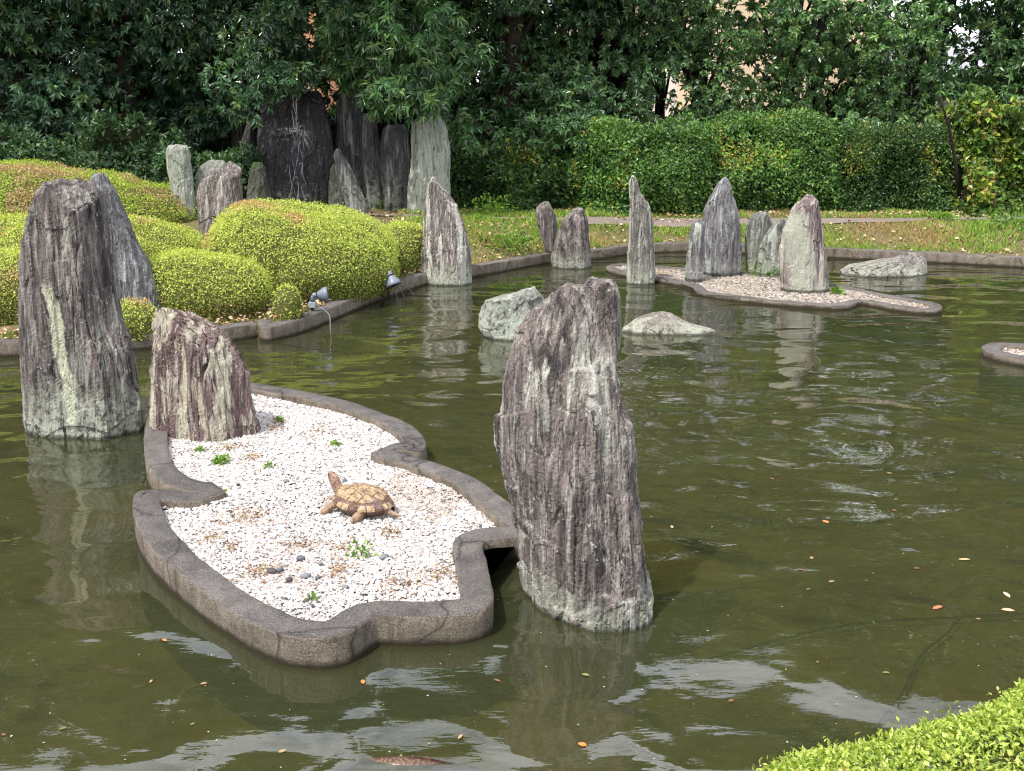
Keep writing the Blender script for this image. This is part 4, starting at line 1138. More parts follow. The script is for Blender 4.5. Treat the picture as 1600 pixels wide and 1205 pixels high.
for i, (px, Y, pal, ll, lw, droop, tr, lab) in enumerate(trees):
    x = tx[i]
    z0 = 0.3
    root = empty('evergreen_tree', (x, Y, z0), lab, 'tree', 'trees behind the pond')
    hgt = rng.uniform(7.4, 8.6)
    lean = 0.10 if px == 1206 else rng.uniform(-0.03, 0.03)
    tt = np.linspace(0, 1, 26)
    tp = np.stack([lean*hgt*tt+0.10*vnoise(np.stack([tt*4+i*7, 0*tt, 0*tt], -1), 50), 0.10*vnoise(np.stack([tt*4+i*7, 0*tt+9, 0*tt], -1), 51), -0.3+hgt*tt], 1)
    trad = tr*(1.15-0.9*tt)*(1+0.5*np.exp(-tt*hgt*2.2))
    tube_obj('trunk', tp, trad, M['bark'], root, 12, 0.18, i)
    if px in (1098, 965, 1042):
        f0 = tp[6]
        tube_obj('limb', np.array([f0+np.array([-(s*0.75), 0.05*s, s*1.6]) for s in np.linspace(0, 1.6, 9)]), np.linspace(tr*0.6, tr*0.3, 9), M['bark'], root, 8, 0.15, i+3)
    PS, DS, NS, LS, WS, CS = [], [], [], [], [], []
    for ci, (c, r, layer) in enumerate(clumps[i]):
        lc = c-np.array([x, Y, z0])
        # limb from the trunk to the clump
        if layer != 2 or ci % 3 == 0:
            zt = np.clip(lc[2]-0.6*np.hypot(lc[0], lc[1])-0.2, 0.6, hgt*0.9)
            a = np.array([np.interp(zt, tp[:, 2], tp[:, 0]), np.interp(zt, tp[:, 2], tp[:, 1]), zt])
            ss = np.linspace(0, 1, 8)[:, None]
            pts = a+(lc-a)*ss+np.array([0, 0, 0.25])*np.sin(ss*math.pi)+0.05*np.stack([vnoise(np.column_stack([ss*5+ci, ss*0+i, ss*0+k2]), 60+k2) for k2 in range(3)], -1)
            tube_obj('limb', pts, np.linspace(tr*0.30, 0.008, 8), M['bark'], root, 6, 0.1, ci)
        ctone = rng.uniform(0.7, 1.35)
        nsh = int({0: 150, 1: 72, 2: 34}[layer]*r*r/0.36)
        nl = {0: 8, 1: 7, 2: 7}[layer]
        v = unit(rng.normal(0, 1, (nsh, 3)))
        rad = r*(1+0.22*vnoise(v*2.2+ci*5, 70))*(rng.uniform(0.3, 1.05, nsh)**0.5 if layer else rng.uniform(0.62, 1.06, nsh))
        sp = c+v*rad[:, None]*np.array([1.2, 1.0, 0.66])
        if layer < 2:
            sp = sp[gap_keep(sp)]
        nsh = len(sp)
        if nsh == 0:
            continue
        out = unit(sp-c+np.array([0, -0.12, -0.05]))
        ax = unit(out+np.array([0, 0, -0.35*droop])+rng.normal(0, .25, (nsh, 3)))
        ref = unit(rng.normal(0, 1, (nsh, 3)))
        b1 = unit(np.cross(ax, ref)); b2 = np.cross(ax, b1)
        tone = ctone*rng.uniform(0.75, 1.25, (nsh, 1))
        young = rng.random(nsh) < 0.05
        basec = pick(pal, nsh, P4, 0.15)*tone
        basec[young] = pick([(0.13, 0.19, 0.05), (0.11, 0.17, 0.045)], int(young.sum()))
        for q_ in range(nl):
            a = 2*np.pi*q_*0.382+rng.uniform(-.3, .3, nsh)
            tilt = rng.uniform(0.6, 1.25, nsh)
            d = unit(ax*np.cos(tilt)[:, None]+(b1*np.cos(a)[:, None]+b2*np.sin(a)[:, None])*np.sin(tilt)[:, None]+np.array([0, 0, -0.28-0.5*droop*.5]))
            PS.append(sp+ax*rng.uniform(-.03, .03, (nsh, 1)))
            DS.append(d)
            NS.append(unit(ax*0.7+np.array([0, -0.15, 0.75])+rng.normal(0, .25, (nsh, 3))))
            L = ll*rng.uniform(.75, 1.2, nsh)*{0: 1.0, 1: 1.45, 2: 2.5}[layer]
            LS.append(L); WS.append(L*lw*rng.uniform(.85, 1.2, nsh))
            CS.append(basec*rng.uniform(.85, 1.15, (nsh, 1)))
    leaf_mesh('crown', np.concatenate(PS), np.concatenate(DS), np.concatenate(NS), np.concatenate(LS), np.concatenate(WS), np.concatenate(CS), M['leaf'], LA, root, org=(x, Y, z0))
# slender bare sapling in front of the hedge at the right
sx = on_y(1492, 290, 15.0)
sap = empty('sapling', (sx[0], 15.0, 0.3), 'crooked bare sapling stem rising between the hedge and the laurel shrub', 'sapling')
pts = np.array([on_y(a, b, 15.0-0.12*k) for k, (a, b) in enumerate(((1500, 318), (1494, 262), (1488, 225), (1482, 195), (1476, 180), (1470, 150)))])
tube_obj('trunk', pts-np.array(sap.location), np.linspace(0.028, 0.010, 6), M['bark'], sap, 8, 0.2)
for k, (a, b, a2, b2) in enumerate(((1488, 225, 1450, 212), (1492, 250, 1510, 236), (1478, 188, 1500, 165))):
    p0, p1 = on_y(a, b, 14.7), on_y(a2, b2, 14.6)
    tube_obj('twig', np.linspace(p0, p1, 5)-np.array(sap.location), np.linspace(0.010, 0.004, 5), M['bark'], sap, 6, 0.2)

# ------------------------------------------------------------------ buildings glimpsed through the leaves
def building(name, label, x0, x1, Y, h, wallc, roofc, depth=6.0, wins=((0.2, 0.5), (0.7, 0.5)), ribs=0):
    w = x1-x0
    root = empty(name, ((x0+x1)/2, Y, 0.2), label, 'building')
    wm = plain(name+'_wall_paint', wallc, 0.85, 0.2, 0.08, 2, 0.2, 0.004)
    rm = plain(name+'_roof', roofc, 0.7, 0.3, 0.15, 3, 0.2, 0.01)
    gm = plain(name+'_glass', (0.05, 0.06, 0.08), 0.08, 0.6, 0.1, 3, 0.0, 0.01)
    box_obj('wall', -w/2, w/2, 0, depth, -0.6, h, wm, root)
    rf = bmesh.new()
    a, e = w/2+0.35, 0.4
    vv = [rf.verts.new(c) for c in ((-a, -e, h+.003), (a, -e, h+.003), (a, depth+e, h+.003), (-a, depth+e, h+.003), (-a, depth/2, h+1.1), (a, depth/2, h+1.1))]
    for f in ((0, 1, 5, 4), (1, 2, 5), (2, 3, 4, 5), (3, 0, 4), (3, 2, 1, 0)):
        rf.faces.new([vv[k] for k in f])
    bm_obj('roof', rf, rm, root, smooth=False)
    for fx, fz in wins:
        cx, cz = -w/2+fx*w, fz*h
        fr = box_obj('window', cx-0.55, cx+0.55, -0.05, -0.003, cz-0.55, cz+0.55, rm, root)
        box_obj('pane', cx-0.47, cx-0.02, -0.06, -0.052, cz-0.47, cz+0.47, gm, fr)
        box_obj('pane', cx+0.02, cx+0.47, -0.06, -0.052, cz-0.47, cz+0.47, gm, fr)
    for k in range(ribs):
        z = 0.1+k*0.16
        box_obj('siding_board', -w/2, w/2, -0.045, -0.004, z, z+0.13, wm, root, 0.01)
    return root
def xat(px, Y):
    return on_y(px, 150, Y)[0]
building('beige_building', 'beige rendered building glimpsed between the tree trunks at right', xat(1115, 27), xat(1345, 27), 27.0, 5.6, (0.80, 0.62, 0.45), (0.25, 0.22, 0.2), wins=())
building('orange_building', 'orange brown building glimpsed above the waterfall', xat(462, 29), xat(505, 29), 29.0, 5.0, (0.62, 0.30, 0.17), (0.3, 0.14, 0.1), wins=())
building('grey_house', 'low grey house with ribbed siding glimpsed at the right behind the leaves', xat(1395, 25), xat(1640, 25), 25.0, 2.0, (0.42, 0.41, 0.45), (0.33, 0.33, 0.37), wins=(), ribs=11)
building('white_building', 'white building glimpsed right of the thickest tree trunk', xat(880, 33), xat(1090, 33), 33.0, 4.2, (0.74, 0.72, 0.75), (0.3, 0.3, 0.33), wins=((0.2, 0.55), (0.5, 0.55)))

# ------------------------------------------------------------------ grass, leaf litter
def bank_points(n, x0, x1, y0, y1, dmin, dmax):
    P = np.column_stack([rng.uniform(x0, x1, n), rng.uniform(y0, y1, n)])
    ins = in_poly(P[:, 0], P[:, 1], POND)
    d = dist_poly(P[:, 0], P[:, 1], POND)
    dp = dist_poly(P[:, 0], P[:, 1], PATH, False)
    k = (~ins) & (d > dmin) & (d < dmax) & (dp > 0.13)
    return P[k]
P = bank_points(230000, -1.5, 8.5, 11.3, 15.0, 0.12, 2.6)
gn = fbm(np.column_stack([P*1.5, 0*P[:, 0]]), 3, 55)+0.5*rng.uniform(-1, 1, len(P))
P = P[gn > -0.45][:60000]
n = len(P)
P3 = np.column_stack([P, ground_z(P[:, 0], P[:, 1])-0.005])
gc = pick([(0.24, 0.36, 0.07), (0.33, 0.43, 0.09), (0.44, 0.44, 0.15), (0.14, 0.24, 0.05)], n, [.4, .3, .15, .15])
dryn = fbm(np.column_stack([P*0.8, 0*P[:, 0]+3]), 3, 57)+0.35*rng.uniform(-1, 1, n)
gc[dryn > 0.35] = pick([(0.48, 0.38, 0.20), (0.40, 0.29, 0.16)], int((dryn > 0.35).sum()))
gl = rng.uniform(0.03, 0.085, n)*(1+0.5*fbm(np.column_stack([P*2, 0*P[:, 0]]), 2, 58))
kind(leaf_mesh('grass', P3, unit(rng.normal(0, .45, (n, 3))*np.array([1, 1, 0.2])+np.array([0, 0, 1])), unit(rng.normal(0, 1, (n, 3))*np.array([1, 1, .1])), gl, gl*0.10, gc, M['grass'], LA), 'stuff', 'short rough grass on the far bank')
P = np.vstack([bank_points(16000, -1.5, 8.5, 11.3, 15.3, 0.02, 3.2)[:2600], bank_points(30000, -5, -0.7, 8, 12, 0.02, 0.5)[:1500], np.column_stack([rng.uniform(-1.5, 8.5, 1600), rng.uniform(14.5, 15.1, 1600)]), np.column_stack([rng.uniform(-3.2, -0.6, 600), rng.uniform(12.6, 14.5, 600)])])
n = len(P)
P3 = np.column_stack([P, ground_z(P[:, 0], P[:, 1])+rng.uniform(0.02, 0.05, n)])
ll = rng.uniform(0.025, 0.07, n)
lcol = pick([(0.42, 0.30, 0.18), (0.33, 0.2, 0.11), (0.5, 0.4, 0.28), (0.25, 0.13, 0.08)], n)
kind(leaf_mesh('leaf_litter', P3, unit(rng.normal(0, 1, (n, 3))*np.array([1, 1, .25])), unit(rng.normal(0, .5, (n, 3))+np.array([0, 0, 1])), ll, ll*.3, lcol, M['litter'], LB), 'stuff', 'dry fallen leaves on the banks and path')
# grass tufts along the left bank kerb
P = bank_points(60000, -5.5, -0.6, 7.5, 12.3, 0.11, 0.42)[:7000]
n = len(P)
P3 = np.column_stack([P, ground_z(P[:, 0], P[:, 1])-0.005])
gl = rng.uniform(0.02, 0.06, n)
kind(leaf_mesh('grass', P3, unit(rng.normal(0, .5, (n, 3))*np.array([1, 1, .2])+np.array([0, 0, 1])), unit(rng.normal(0, 1, (n, 3))), gl, gl*.12, pick([(0.22, 0.24, 0.06), (0.34, 0.26, 0.12), (0.12, 0.19, 0.035)], n), M['grass'], LA), 'stuff', 'thin dry grass between the kerb and the clipped bushes')

# bushy weeds on the bank, each a plant of its own
def weed(name, label, p, h, w, nleaf, leaf, pal, group=None, cat='weed', up_=0.7, tmpl=LB, stems=5):
    root = empty(name, tuple(p), label, cat, group)
    for k in range(stems):
        a = rng.uniform(0, 6.28)
        e = np.array([math.cos(a)*w*.7, math.sin(a)*w*.7, h*rng.uniform(.6, 1)])
        tube_obj('stem', np.array([e*s*np.array([s**.5, s**.5, 1]) for s in np.linspace(0, 1, 5)]), np.linspace(.004, .0015, 5)*max(.4, h*4), M['weed_stem'], root, 5)
    v = unit(rng.normal(0, 1, (nleaf, 3)))
    v[:, 2] = np.abs(v[:, 2])
    P = v*np.array([w, w, h])*rng.uniform(.3, 1, (nleaf, 1))
    L = leaf*rng.uniform(.6, 1.3, nleaf)
    leaf_mesh('foliage', P, unit(v+rng.normal(0, .5, (nleaf, 3))), unit(np.array([0, 0, up_])+rng.normal(0, .4, (nleaf, 3))), L, L*.3, pick(pal, nleaf), M['hedge_leaf'], tmpl, root)
    return root
M['weed_stem'] = plain('weed_stem', (0.10, 0.16, 0.03), 0.6, 0.3, 0.2, 30, 0.1, 0.001)
BR = [(0.14, 0.26, 0.03), (0.20, 0.33, 0.04), (0.09, 0.18, 0.025)]
for k, (px, py, h, w, lab) in enumerate(((795, 378, .28, .38, 'bright green weeds on the bank left of the small dark stone'), (770, 352, .3, .4, 'leafy weeds beside the path slab behind the pointed kerb stone'), (940, 372, .16, .3, 'low bluish weeds between the wedge stone and the needle'),
                                         (1200, 398, .16, .22, 'weeds growing behind the far island stones'), (1330, 372, .12, .25, 'low weeds on the bank above the long boulder'), (1470, 358, .12, .22, 'green tuft on the litter strewn bank at right'),
                                         (1575, 366, .16, .35, 'wide dark green weeds on the bank at the right edge'), (600, 340, .25, .3, 'weedy grass clump left of the pale green waterfall stone'), (830, 340, .22, .25, 'weeds in front of the leafy dark shrub'), (1310, 425, .07, .06, 'weeds at the left end of the long boulder'))):
    p = on_z(px, py, 0.25)
    p[2] = gz(p[0], p[1]) if not in_poly(np.array([p[0]]), np.array([p[1]]), POND)[0] else 0.03
    weed('weed_clump', lab, p, h, w, 420 if k < 2 else 220 if k < 9 else 60, 0.05, BR if k not in (2, 6) else GRN, 'weeds on the banks')
for k, (px, py, h, w, nl, lab) in enumerate(((565, 868, .075, .055, 70, 'bright green sprig in the gravel in front of the turtle'), (345, 722, .03, .05, 160, 'largest green moss tuft in the gravel before the island stone'), (312, 706, .022, .03, 60, 'small green tuft left of the largest moss tuft'),
                                             (420, 732, .028, .03, 40, 'tiny weed right of the largest moss tuft'), (524, 697, .02, .035, 60, 'small green weed near the notch in the right kerb'), (437, 658, .022, .025, 50, 'small green weed right of the island stone'),
                                             (345, 770, .015, .02, 20, 'tiny weed by the notch in the left kerb'), (488, 940, .03, .025, 24, 'tiny weed among the dark pebbles'))):
    weed('gravel_weed', lab, on_z(px, py, 0.078), h, w, nl, 0.020, BR, 'weeds in the gravel', stems=4 if k == 0 else 2)
# dead moss mats in the gravel
mats = [(385, 805, .16, .06), (360, 700, .10, .03), (500, 675, .09, .05), (430, 665, .06, .05), (540, 855, .05, .03), (470, 850, .14, .02), (405, 890, .07, .04), (625, 915, .13, .05), (530, 890, .05, .03), (610, 830, .05, .02), (775, 800, .07, .06), (330, 845, .06, .02), (365, 853, .04, .02), (690, 895, .06, .02), (395, 715, .05, .02)]
PP, CC = [], []
for px, py, rx, ry in mats:
    c = on_z(px, py, 0.082)
    m = int(5500*rx*(ry+.02)*3)+60
    PP.append(c+np.column_stack([rng.normal(0, rx*.5, m), rng.normal(0, ry*.9+.02, m), rng.uniform(-.002, .008, m)]))
PP = np.concatenate(PP)
PP = PP[in_poly(PP[:, 0], PP[:, 1], isl_in)]
n = len(PP)
ll = rng.uniform(.008, .022, n)
kind(leaf_mesh('dead_moss', PP, unit(rng.normal(0, 1, (n, 3))*np.array([1, 1, .4])), unit(rng.normal(0, .6, (n, 3))+np.array([0, 0, 1])), ll, ll*.22, pick([(0.26, 0.17, 0.09), (0.20, 0.10, 0.06), (0.3, 0.24, 0.11), (0.34, 0.2, 0.12)], n), M['litter'], LA), 'stuff', 'brown dead moss and needles scattered over the gravel')

# ------------------------------------------------------------------ turtle statue
def mat_turtle(name, a, b, c):
    s = NT(name)
    o = s.coords()
    n = s.noise(o, 38, 5, 0.7, 1.2)
    f = s.noise(o, 150, 3, 0.6)
    col = s.mix(s.ramp(n, [(0.38, 0), (0.58, 1)]), a, b)
    col = s.mix(s.ramp(s.noise(o, 45, 3, 0.6), [(0.56, 0), (0.68, 1)]), col, c)
    return s.done(s.pbr(col, 0.42, 0.5, s.math('ADD', n, f), 0.8, 0.008))
M['shell'] = mat_turtle('turtle_shell_glaze', (0.07, 0.036, 0.028), (0.17, 0.09, 0.055), (0.22, 0.15, 0.16))
M['scute'] = mat_turtle('turtle_scute_glaze', (0.13, 0.07, 0.05), (0.50, 0.36, 0.20), (0.27, 0.19, 0.18))
M['skin'] = mat_turtle('turtle_skin_glaze', (0.12, 0.065, 0.048), (0.38, 0.25, 0.15), (0.24, 0.16, 0.14))
M['hole'] = plain('hollow_dark', (0.01, 0.008, 0.007), 0.9, 0.1, 0.1, 10, 0, 0.001)
tcc = on_z(567, 797, 0.08)
SL = 0.142                                                        # half length of the shell
ang = R(146)
tc = tcc
turtle = empty('turtle_statue', (tc[0], tc[1]-0.01, 0.082), 'glazed brown and yellow turtle statue raising its head on the white gravel', 'statue')
turtle.rotation_euler.z = ang                                     # local +x is the head end
SWd, SH = SL*0.72, SL*0.39
def dome(u, v, lift=0.0):
    r2 = np.clip(u*u+v*v, 0, 1)
    z = 0.052+SH*np.sqrt(1-r2*0.995)**1.15*(1+0.06*u)
    x = u*SL*(1+0.05*(1-v*v)); y = v*SWd*(1+0.10*np.cos((u+0.2)*2))
    nn = unit(np.stack([u/SL, v/SWd, 0.9/SH*np.sqrt(np.clip(1-r2, 0.05, 1))], -1))
    return np.stack([x, y, z], -1)+nn*np.asarray(lift)[..., None]
nr, na = 18, 56
rr = np.sin(np.linspace(0.001, math.pi/2, nr)); th = np.linspace(0, 2*np.pi, na, endpoint=False)
Rr, Th = np.meshgrid(rr, th, indexing='ij')
Vs = dome(Rr*np.cos(Th), Rr*np.sin(Th), np.zeros_like(Rr))
rim = Vs[-1].copy(); rim[:, :2] *= 1.07; rim[:, 2] = 0.046+0.004*np.sin(th*11)
und = rim.copy(); und[:, :2] *= 0.95; und[:, 2] = 0.034
bel = rim.copy(); bel[:, :2] *= 0.80; bel[:, 2] = 0.010
bot = rim.copy(); bot[:, :2] *= 0.5; bot[:, 2] = 0.006
Vs = np.concatenate([Vs, [rim, und, bel, bot]], 0)
nr = len(Vs)
i = np.arange(nr-1)[:, None]*na; j = np.arange(na)[None]
q = np.stack([i+j, i+na+j, i+na+(j+1) % na, i+(j+1) % na], -1).reshape(-1, 4)
sh = mesh_np('shell', Vs.reshape(-1, 3), q[:, ::-1], M['shell'], turtle)
def scute(cu, cv, pts):
    pts = np.array(pts, float)
    e = resample(np.vstack([pts]), 0.06)
    e = chaikin(e, 1)
    m = len(e)
    c = np.array([cu, cv])
    rings, Vv = (1.0, 0.97, 0.80, 0.76, 0.56, 0.52, 0.30, 0.26), []
    lifts = (-0.004, 0.0030, 0.0060, 0.0036, 0.0078, 0.0050, 0.0095, 0.0085)
    for f, l in zip(rings, lifts):
        uv = c+(e-c)*f*0.95
        Vv.append(dome(uv[:, 0], uv[:, 1], np.full(m, l)))
    ctr = dome(np.array([cu]), np.array([cv]), np.array([0.007]))
    V = np.vstack(Vv+[ctr])
    k = len(rings)
    i = np.arange(k-1)[:, None]*m; j = np.arange(m)[None]
    q = np.stack([i+j, i+(j+1) % m, i+m+(j+1) % m, i+m+j], -1).reshape(-1, 4)
    jj = np.arange(m)
    t = np.stack([(k-1)*m+jj, (k-1)*m+(jj+1) % m, np.full(m, len(V)-1)], -1)
    mesh_np('scute', V, [q, t], M['scute'], sh)
us = [-0.88, -0.56, -0.20, 0.18, 0.54, 0.88]
wv = [0.10, 0.24, 0.27, 0.27, 0.24, 0.12]
for k in range(5):
    a, b = us[k], us[k+1]
    m = (a+b)/2
    scute(m, 0, [(a, -wv[k]*.75), (a, wv[k]*.75), (m, (wv[k]+wv[k+1])/2*1.15), (b, wv[k+1]*.75), (b, -wv[k+1]*.75), (m, -(wv[k]+wv[k+1])/2*1.15)])
uc = [-0.74, -0.38, 0.0, 0.37, 0.72]
for s in (-1, 1):
    for k in range(4):
        a, b = uc[k], uc[k+1]
        va, vb = math.sqrt(max(.05, .80-a*a)), math.sqrt(max(.05, .80-b*b))
        m = (a+b)/2
        pts = [(a, s*.31), (m, s*.25), (b, s*.31), (b, s*vb), (m, s*math.sqrt(.84-m*m)), (a, s*va)]
        if s > 0:
            pts = pts[::-1]
        scute(m, s*0.55, pts)
for k in range(22):                                               # plates of the rim
    a0, a1 = 2*math.pi*(k+.06)/22, 2*math.pi*(k+.94)/22
    aa = np.linspace(a0, a1, 4)
    def rp(f, z):
        r = dome(np.cos(aa), np.sin(aa), np.zeros(4))
        r[:, :2] *= f; r[:, 2] = z
        return r
    V = np.vstack([rp(0.955, 0.066), rp(1.04, 0.0545), rp(1.085, 0.047), rp(1.07, 0.040)])
    q = np.array([(i*4+j, i*4+j+1, (i+1)*4+j+1, (i+1)*4+j) for i in range(3) for j in range(3)])
    mesh_np('rim_plate', V, q[:, ::-1], M['scute'] if k % 3 else M['shell'], sh)
def skin_mesh(name, chains, mat, parent, sub=2):
    verts, edges, rad = [], [], []
    for ch in chains:
        prev = None
        for it in ch:
            if isinstance(it, int):
                prev = it
                continue
            verts.append(it[:3]); rad.append(it[3])
            if prev is not None:
                edges.append((prev, len(verts)-1))
            prev = len(verts)-1
    me = bpy.data.meshes.new(name)
    me.from_pydata([tuple(v) for v in verts], edges, [])
    o = bpy.data.objects.new(name, me)
    COL.objects.link(o)
    o.parent = parent
    sk = o.modifiers.new('skin', 'SKIN')
    for k, r in enumerate(rad):
        me.skin_vertices[0].data[k].radius = (r if not hasattr(r, '__len__') else r)*2 if False else ((r, r) if not hasattr(r, '__len__') else r)
    me.skin_vertices[0].data[0].use_root = True
    sk.use_smooth_shade = True
    ss = o.modifiers.new('sub', 'SUBSURF')
    ss.levels = ss.render_levels = sub
    me.materials.append(mat)
    return o
k = SL
body = skin_mesh('body', [[(0, 0, 0.030, .022), (k*.55, 0, 0.034, .022), (k*.92, 0, 0.056, .026), (k*1.08, 0, 0.086, .025), (k*1.16, 0, 0.112, .027), (k*1.27, 0.0, 0.132, .023), (k*1.42, 0, 0.152, .007)],
                          [0, (-k*.6, 0, 0.028, .022), (-k*1.02, 0, 0.030, .019), (-k*1.28, -.004, 0.022, .010), (-k*1.52, -.012, 0.016, .004)],
                          [1, (k*.66, k*.50, 0.034, .019), (k*.76, k*.78, 0.026, .021), (k*.80, k*.90, 0.014, .020), (k*.84, k*1.02, 0.006, .011)],
                          [1, (k*.66, -k*.50, 0.034, .019), (k*.84, -k*.80, 0.022, .018), (k*.96, -k*.92, 0.010, .015), (k*1.06, -k*.98, 0.006, .008)],
                          [7, (-k*.45, k*.45, 0.030, .021), (-k*.48, k*.76, 0.022, .022), (-k*.50, k*.94, 0.012, .021), (-k*.46, k*1.08, 0.006, .011)],
                          [7, (-k*.50, -k*.45, 0.030, .019), (-k*.44, -k*.76, 0.020, .018), (-k*.38, -k*.92, 0.010, .016), (-k*.26, -k*1.02, 0.006, .008)]], M['skin'], turtle)
for s in (-1, 1):
    V, q = lathe([(0.0001, .0034), (.002, .0028), (.0032, .0012), (.0035, 0), (.0032, -.0012), (.0001, -.0034)], 10)
    mesh_np('eye', V+np.array([k*1.29, s*.0205, .140]), q, M['hole'], turtle)
# hollow at the root of the tail
V, q = lathe([(.0001, -.004), (.0105, -.002), (.0135, .006), (.0165, .008), (.0175, .0), (.015, -.012)], 16)
Vr = np.stack([-V[:, 2], V[:, 0], V[:, 1]], -1)
mesh_np('tail_ring', Vr+np.array([-k*1.12, -.014, .034]), q, M['skin'], turtle)
V, q = lathe([(.0001, 0.003), (.013, 0.003), (.013, 0.0)], 16)
mesh_np('tail_hole', np.stack([-V[:, 2], V[:, 0], V[:, 1]], -1)+np.array([-k*1.12-.0045, -.014, .034]), q, M['hole'], turtle)

# ------------------------------------------------------------------ garden floodlights
def rot_to(V, d):
    qd = Vector((0, 0, 1)).rotation_difference(Vector(d).normalized())
    m = np.array(qd.to_matrix())
    return V@m.T
def floodlight(label, base, aim, box, cable_pts, stake_h, s=1.0, wires=()):
    root = empty('floodlight', tuple(base), label, 'floodlight', 'garden floodlights on the bank')
    tube_obj('stake', np.array([(0, 0, -.05), (0, 0, stake_h)]), [.012*s, .014*s], M['rubber'], root, 8)
    box_obj('junction_box', -.036*s, .036*s, -.03*s, .03*s, stake_h, stake_h+.058*s, M['lamp_box'] if box else M['lamp_metal'], root, .006)
    h0 = np.array([0, 0, stake_h+.062*s])
    V, q, t = tube(np.array([(0, 0, 0), (.004, 0, .03), (.012, 0, .05)])*s, [.020*s, .017*s, .019*s], 12)
    mesh_np('knuckle', V+h0, [q, t], M['lamp_metal'], root)
    a = np.array(aim, float); a /= np.linalg.norm(a)
    hb = h0+np.array([.010, 0, .055])*s
    V, q = lathe(np.array([(.0001, -.06), (.020, -.058), (.026, -.050), (.027, -.022), (.030, -.010), (.046, .012), (.064, .040), (.074, .064), (.077, .085), (.073, .086), (.070, .070), (.0001, .062)])*s, 24)
    hd = mesh_np('lamp_head', rot_to(V, a)+hb+a*.05*s, q, M['lamp_metal'], root)
    V, q = lathe(np.array([(.0001, .074), (.050, .073), (.0695, .0715)])*s, 24)
    mesh_np('lens', rot_to(V, a)+hb+a*.05*s, q, M['lamp_glass'], hd)
    side = np.cross(a, (0, 0, 1.0)); side /= np.linalg.norm(side)+1e-9
    pv = hb+a*.03*s
    tube_obj('bracket', np.array([pv+side*.036*s, pv+side*.040*s-np.array([0, 0, .03])*s, h0+np.array([0, 0, -.002]), pv-side*.040*s-np.array([0, 0, .03])*s, pv-side*.036*s]), .0045*s, M['lamp_metal'], root, 6)
    for sd_ in (-1, 1):
        tube_obj('pivot_bolt', np.array([pv+side*sd_*.026*s, pv+side*sd_*.046*s]), .007*s, M['rubber'], root, 8)
    V, q = lathe(np.array([(.0235, -.006), (.033, -.006), (.033, .006), (.0235, .006)])*s, 18)
    mesh_np('clamp_ring', rot_to(V, a)+hb+a*.032*s, q, M['rubber'], root)
    for w in cable_pts:
        tube_obj('cable', chaikin(np.array(w), 2, False), .0032, M['cable_grey'] if box else M['rubber'], root, 6)
    return root
def gpos(px, py, z=0.12):
    p = on_z(px, py, z)
    return p
b1 = gpos(489, 490, 0.10)
floodlight('grey floodlight with pale junction box beside the tiny round azalea', b1, (0.95, 0.12, 0.05), True,
           [[(.03, -.02, .09), (.12, -.10, .05), (.17, -.16, .02), (.19, -.27, -.02), (.19, -.30, -.16), (.17, -.33, -.25)]], 0.05, 0.9)
b2 = gpos(607, 456, 0.12)
floodlight('grey floodlight tipped down over the kerb near the pointed stone', b2, (0.30, -0.20, -0.75), False,
           [[(.0, -.0, .06), (.06, -.12, .06), (.11, -.26, .0), (.12, -.30, -.15), (.13, -.32, -.2)], [(.02, 0, .05), (.12, -.10, .06), (.17, -.22, .0), (.18, -.26, -.15), (.2, -.3, -.2)], [(.02, 0, .06), (.16, -.06, .07), (.26, -.14, .0), (.27, -.18, -.15), (.28, -.2, -.2)]], 0.07, 0.98)

# ------------------------------------------------------------------ the waterfall
def mat_fall():
    s = NT('falling_water')
    g = s.n('BsdfGlass', {'Color': (0.95, 0.97, 1, 1), 'Roughness': 0.1, 'IOR': 1.33})
    d = s.n('BsdfDiffuse', {'Color': (0.62, 0.66, 0.72, 1)})
    t = s.n('BsdfTransparent', {'Color': (1, 1, 1, 1)})
    f = s.ramp(s.noise(s.coords((30, 30, 5)), 1.0, 4, .7), [(0.45, 0), (0.7, 1)])
    a = s.n('MixShader', {0: 0.6, 1: g.outputs[0], 2: d.outputs[0]})
    return s.done(s.n('MixShader', {0: f, 1: t.outputs[0], 2: a.outputs[0]}))
M['fall'] = mat_fall()
fo = on_y(463, 150, 15.15)
fall = empty('waterfall', (fo[0], 15.15, 0.3), 'thin white thread of water falling and splashing over the dark rock face', 'waterfall')
for k in range(5):
    pts = []
    for s_ in np.linspace(0, 1, 18):
        py = 142+s_*64
        p = on_y(461+k*1.6-3+s_*3*math.sin(k), py, 15.15-0.16*s_**.6)
        pts.append(p+0.012*np.array([math.sin(s_*9+k*2), math.cos(s_*7+k), 0]))
    tube_obj('stream', np.array(pts)-np.array(fall.location), np.linspace(.007, .005, 18), M['fall'], fall, 6, 0.6, k)
for k in range(7):
    pts = []
    for s_ in np.linspace(0, 1, 20):
        py = 210+s_*125
        p = on_y(464+k*2.2-6+(8*s_*(k/3-1)), py, 15.02-0.10*s_)
        pts.append(p+0.02*np.array([math.sin(s_*12+k*2), math.cos(s_*9+k), 0]))
    tube_obj('trickle', np.array(pts)-np.array(fall.location), .0035, M['fall'], fall, 5, 0.8, k+9)
for k in range(26):
    a0 = rng.uniform(0.15, math.pi-0.15); v0 = rng.uniform(.5, 1.15)
    c0 = on_y(461, 206, 14.98)
    pts = [c0+np.array([math.cos(a0)*v0*q_*1.1, -.05-.12*q_, math.sin(a0)*v0*q_-2.3*q_*q_]) for q_ in np.linspace(0.0, rng.uniform(.22, .40), 8)]
    tube_obj('spray', np.array(pts)-np.array(fall.location), np.linspace(.004, .0015, 8), M['fall'], fall, 5, 0.8, k+40)
PP = []
c = on_y(461, 207, 14.95)
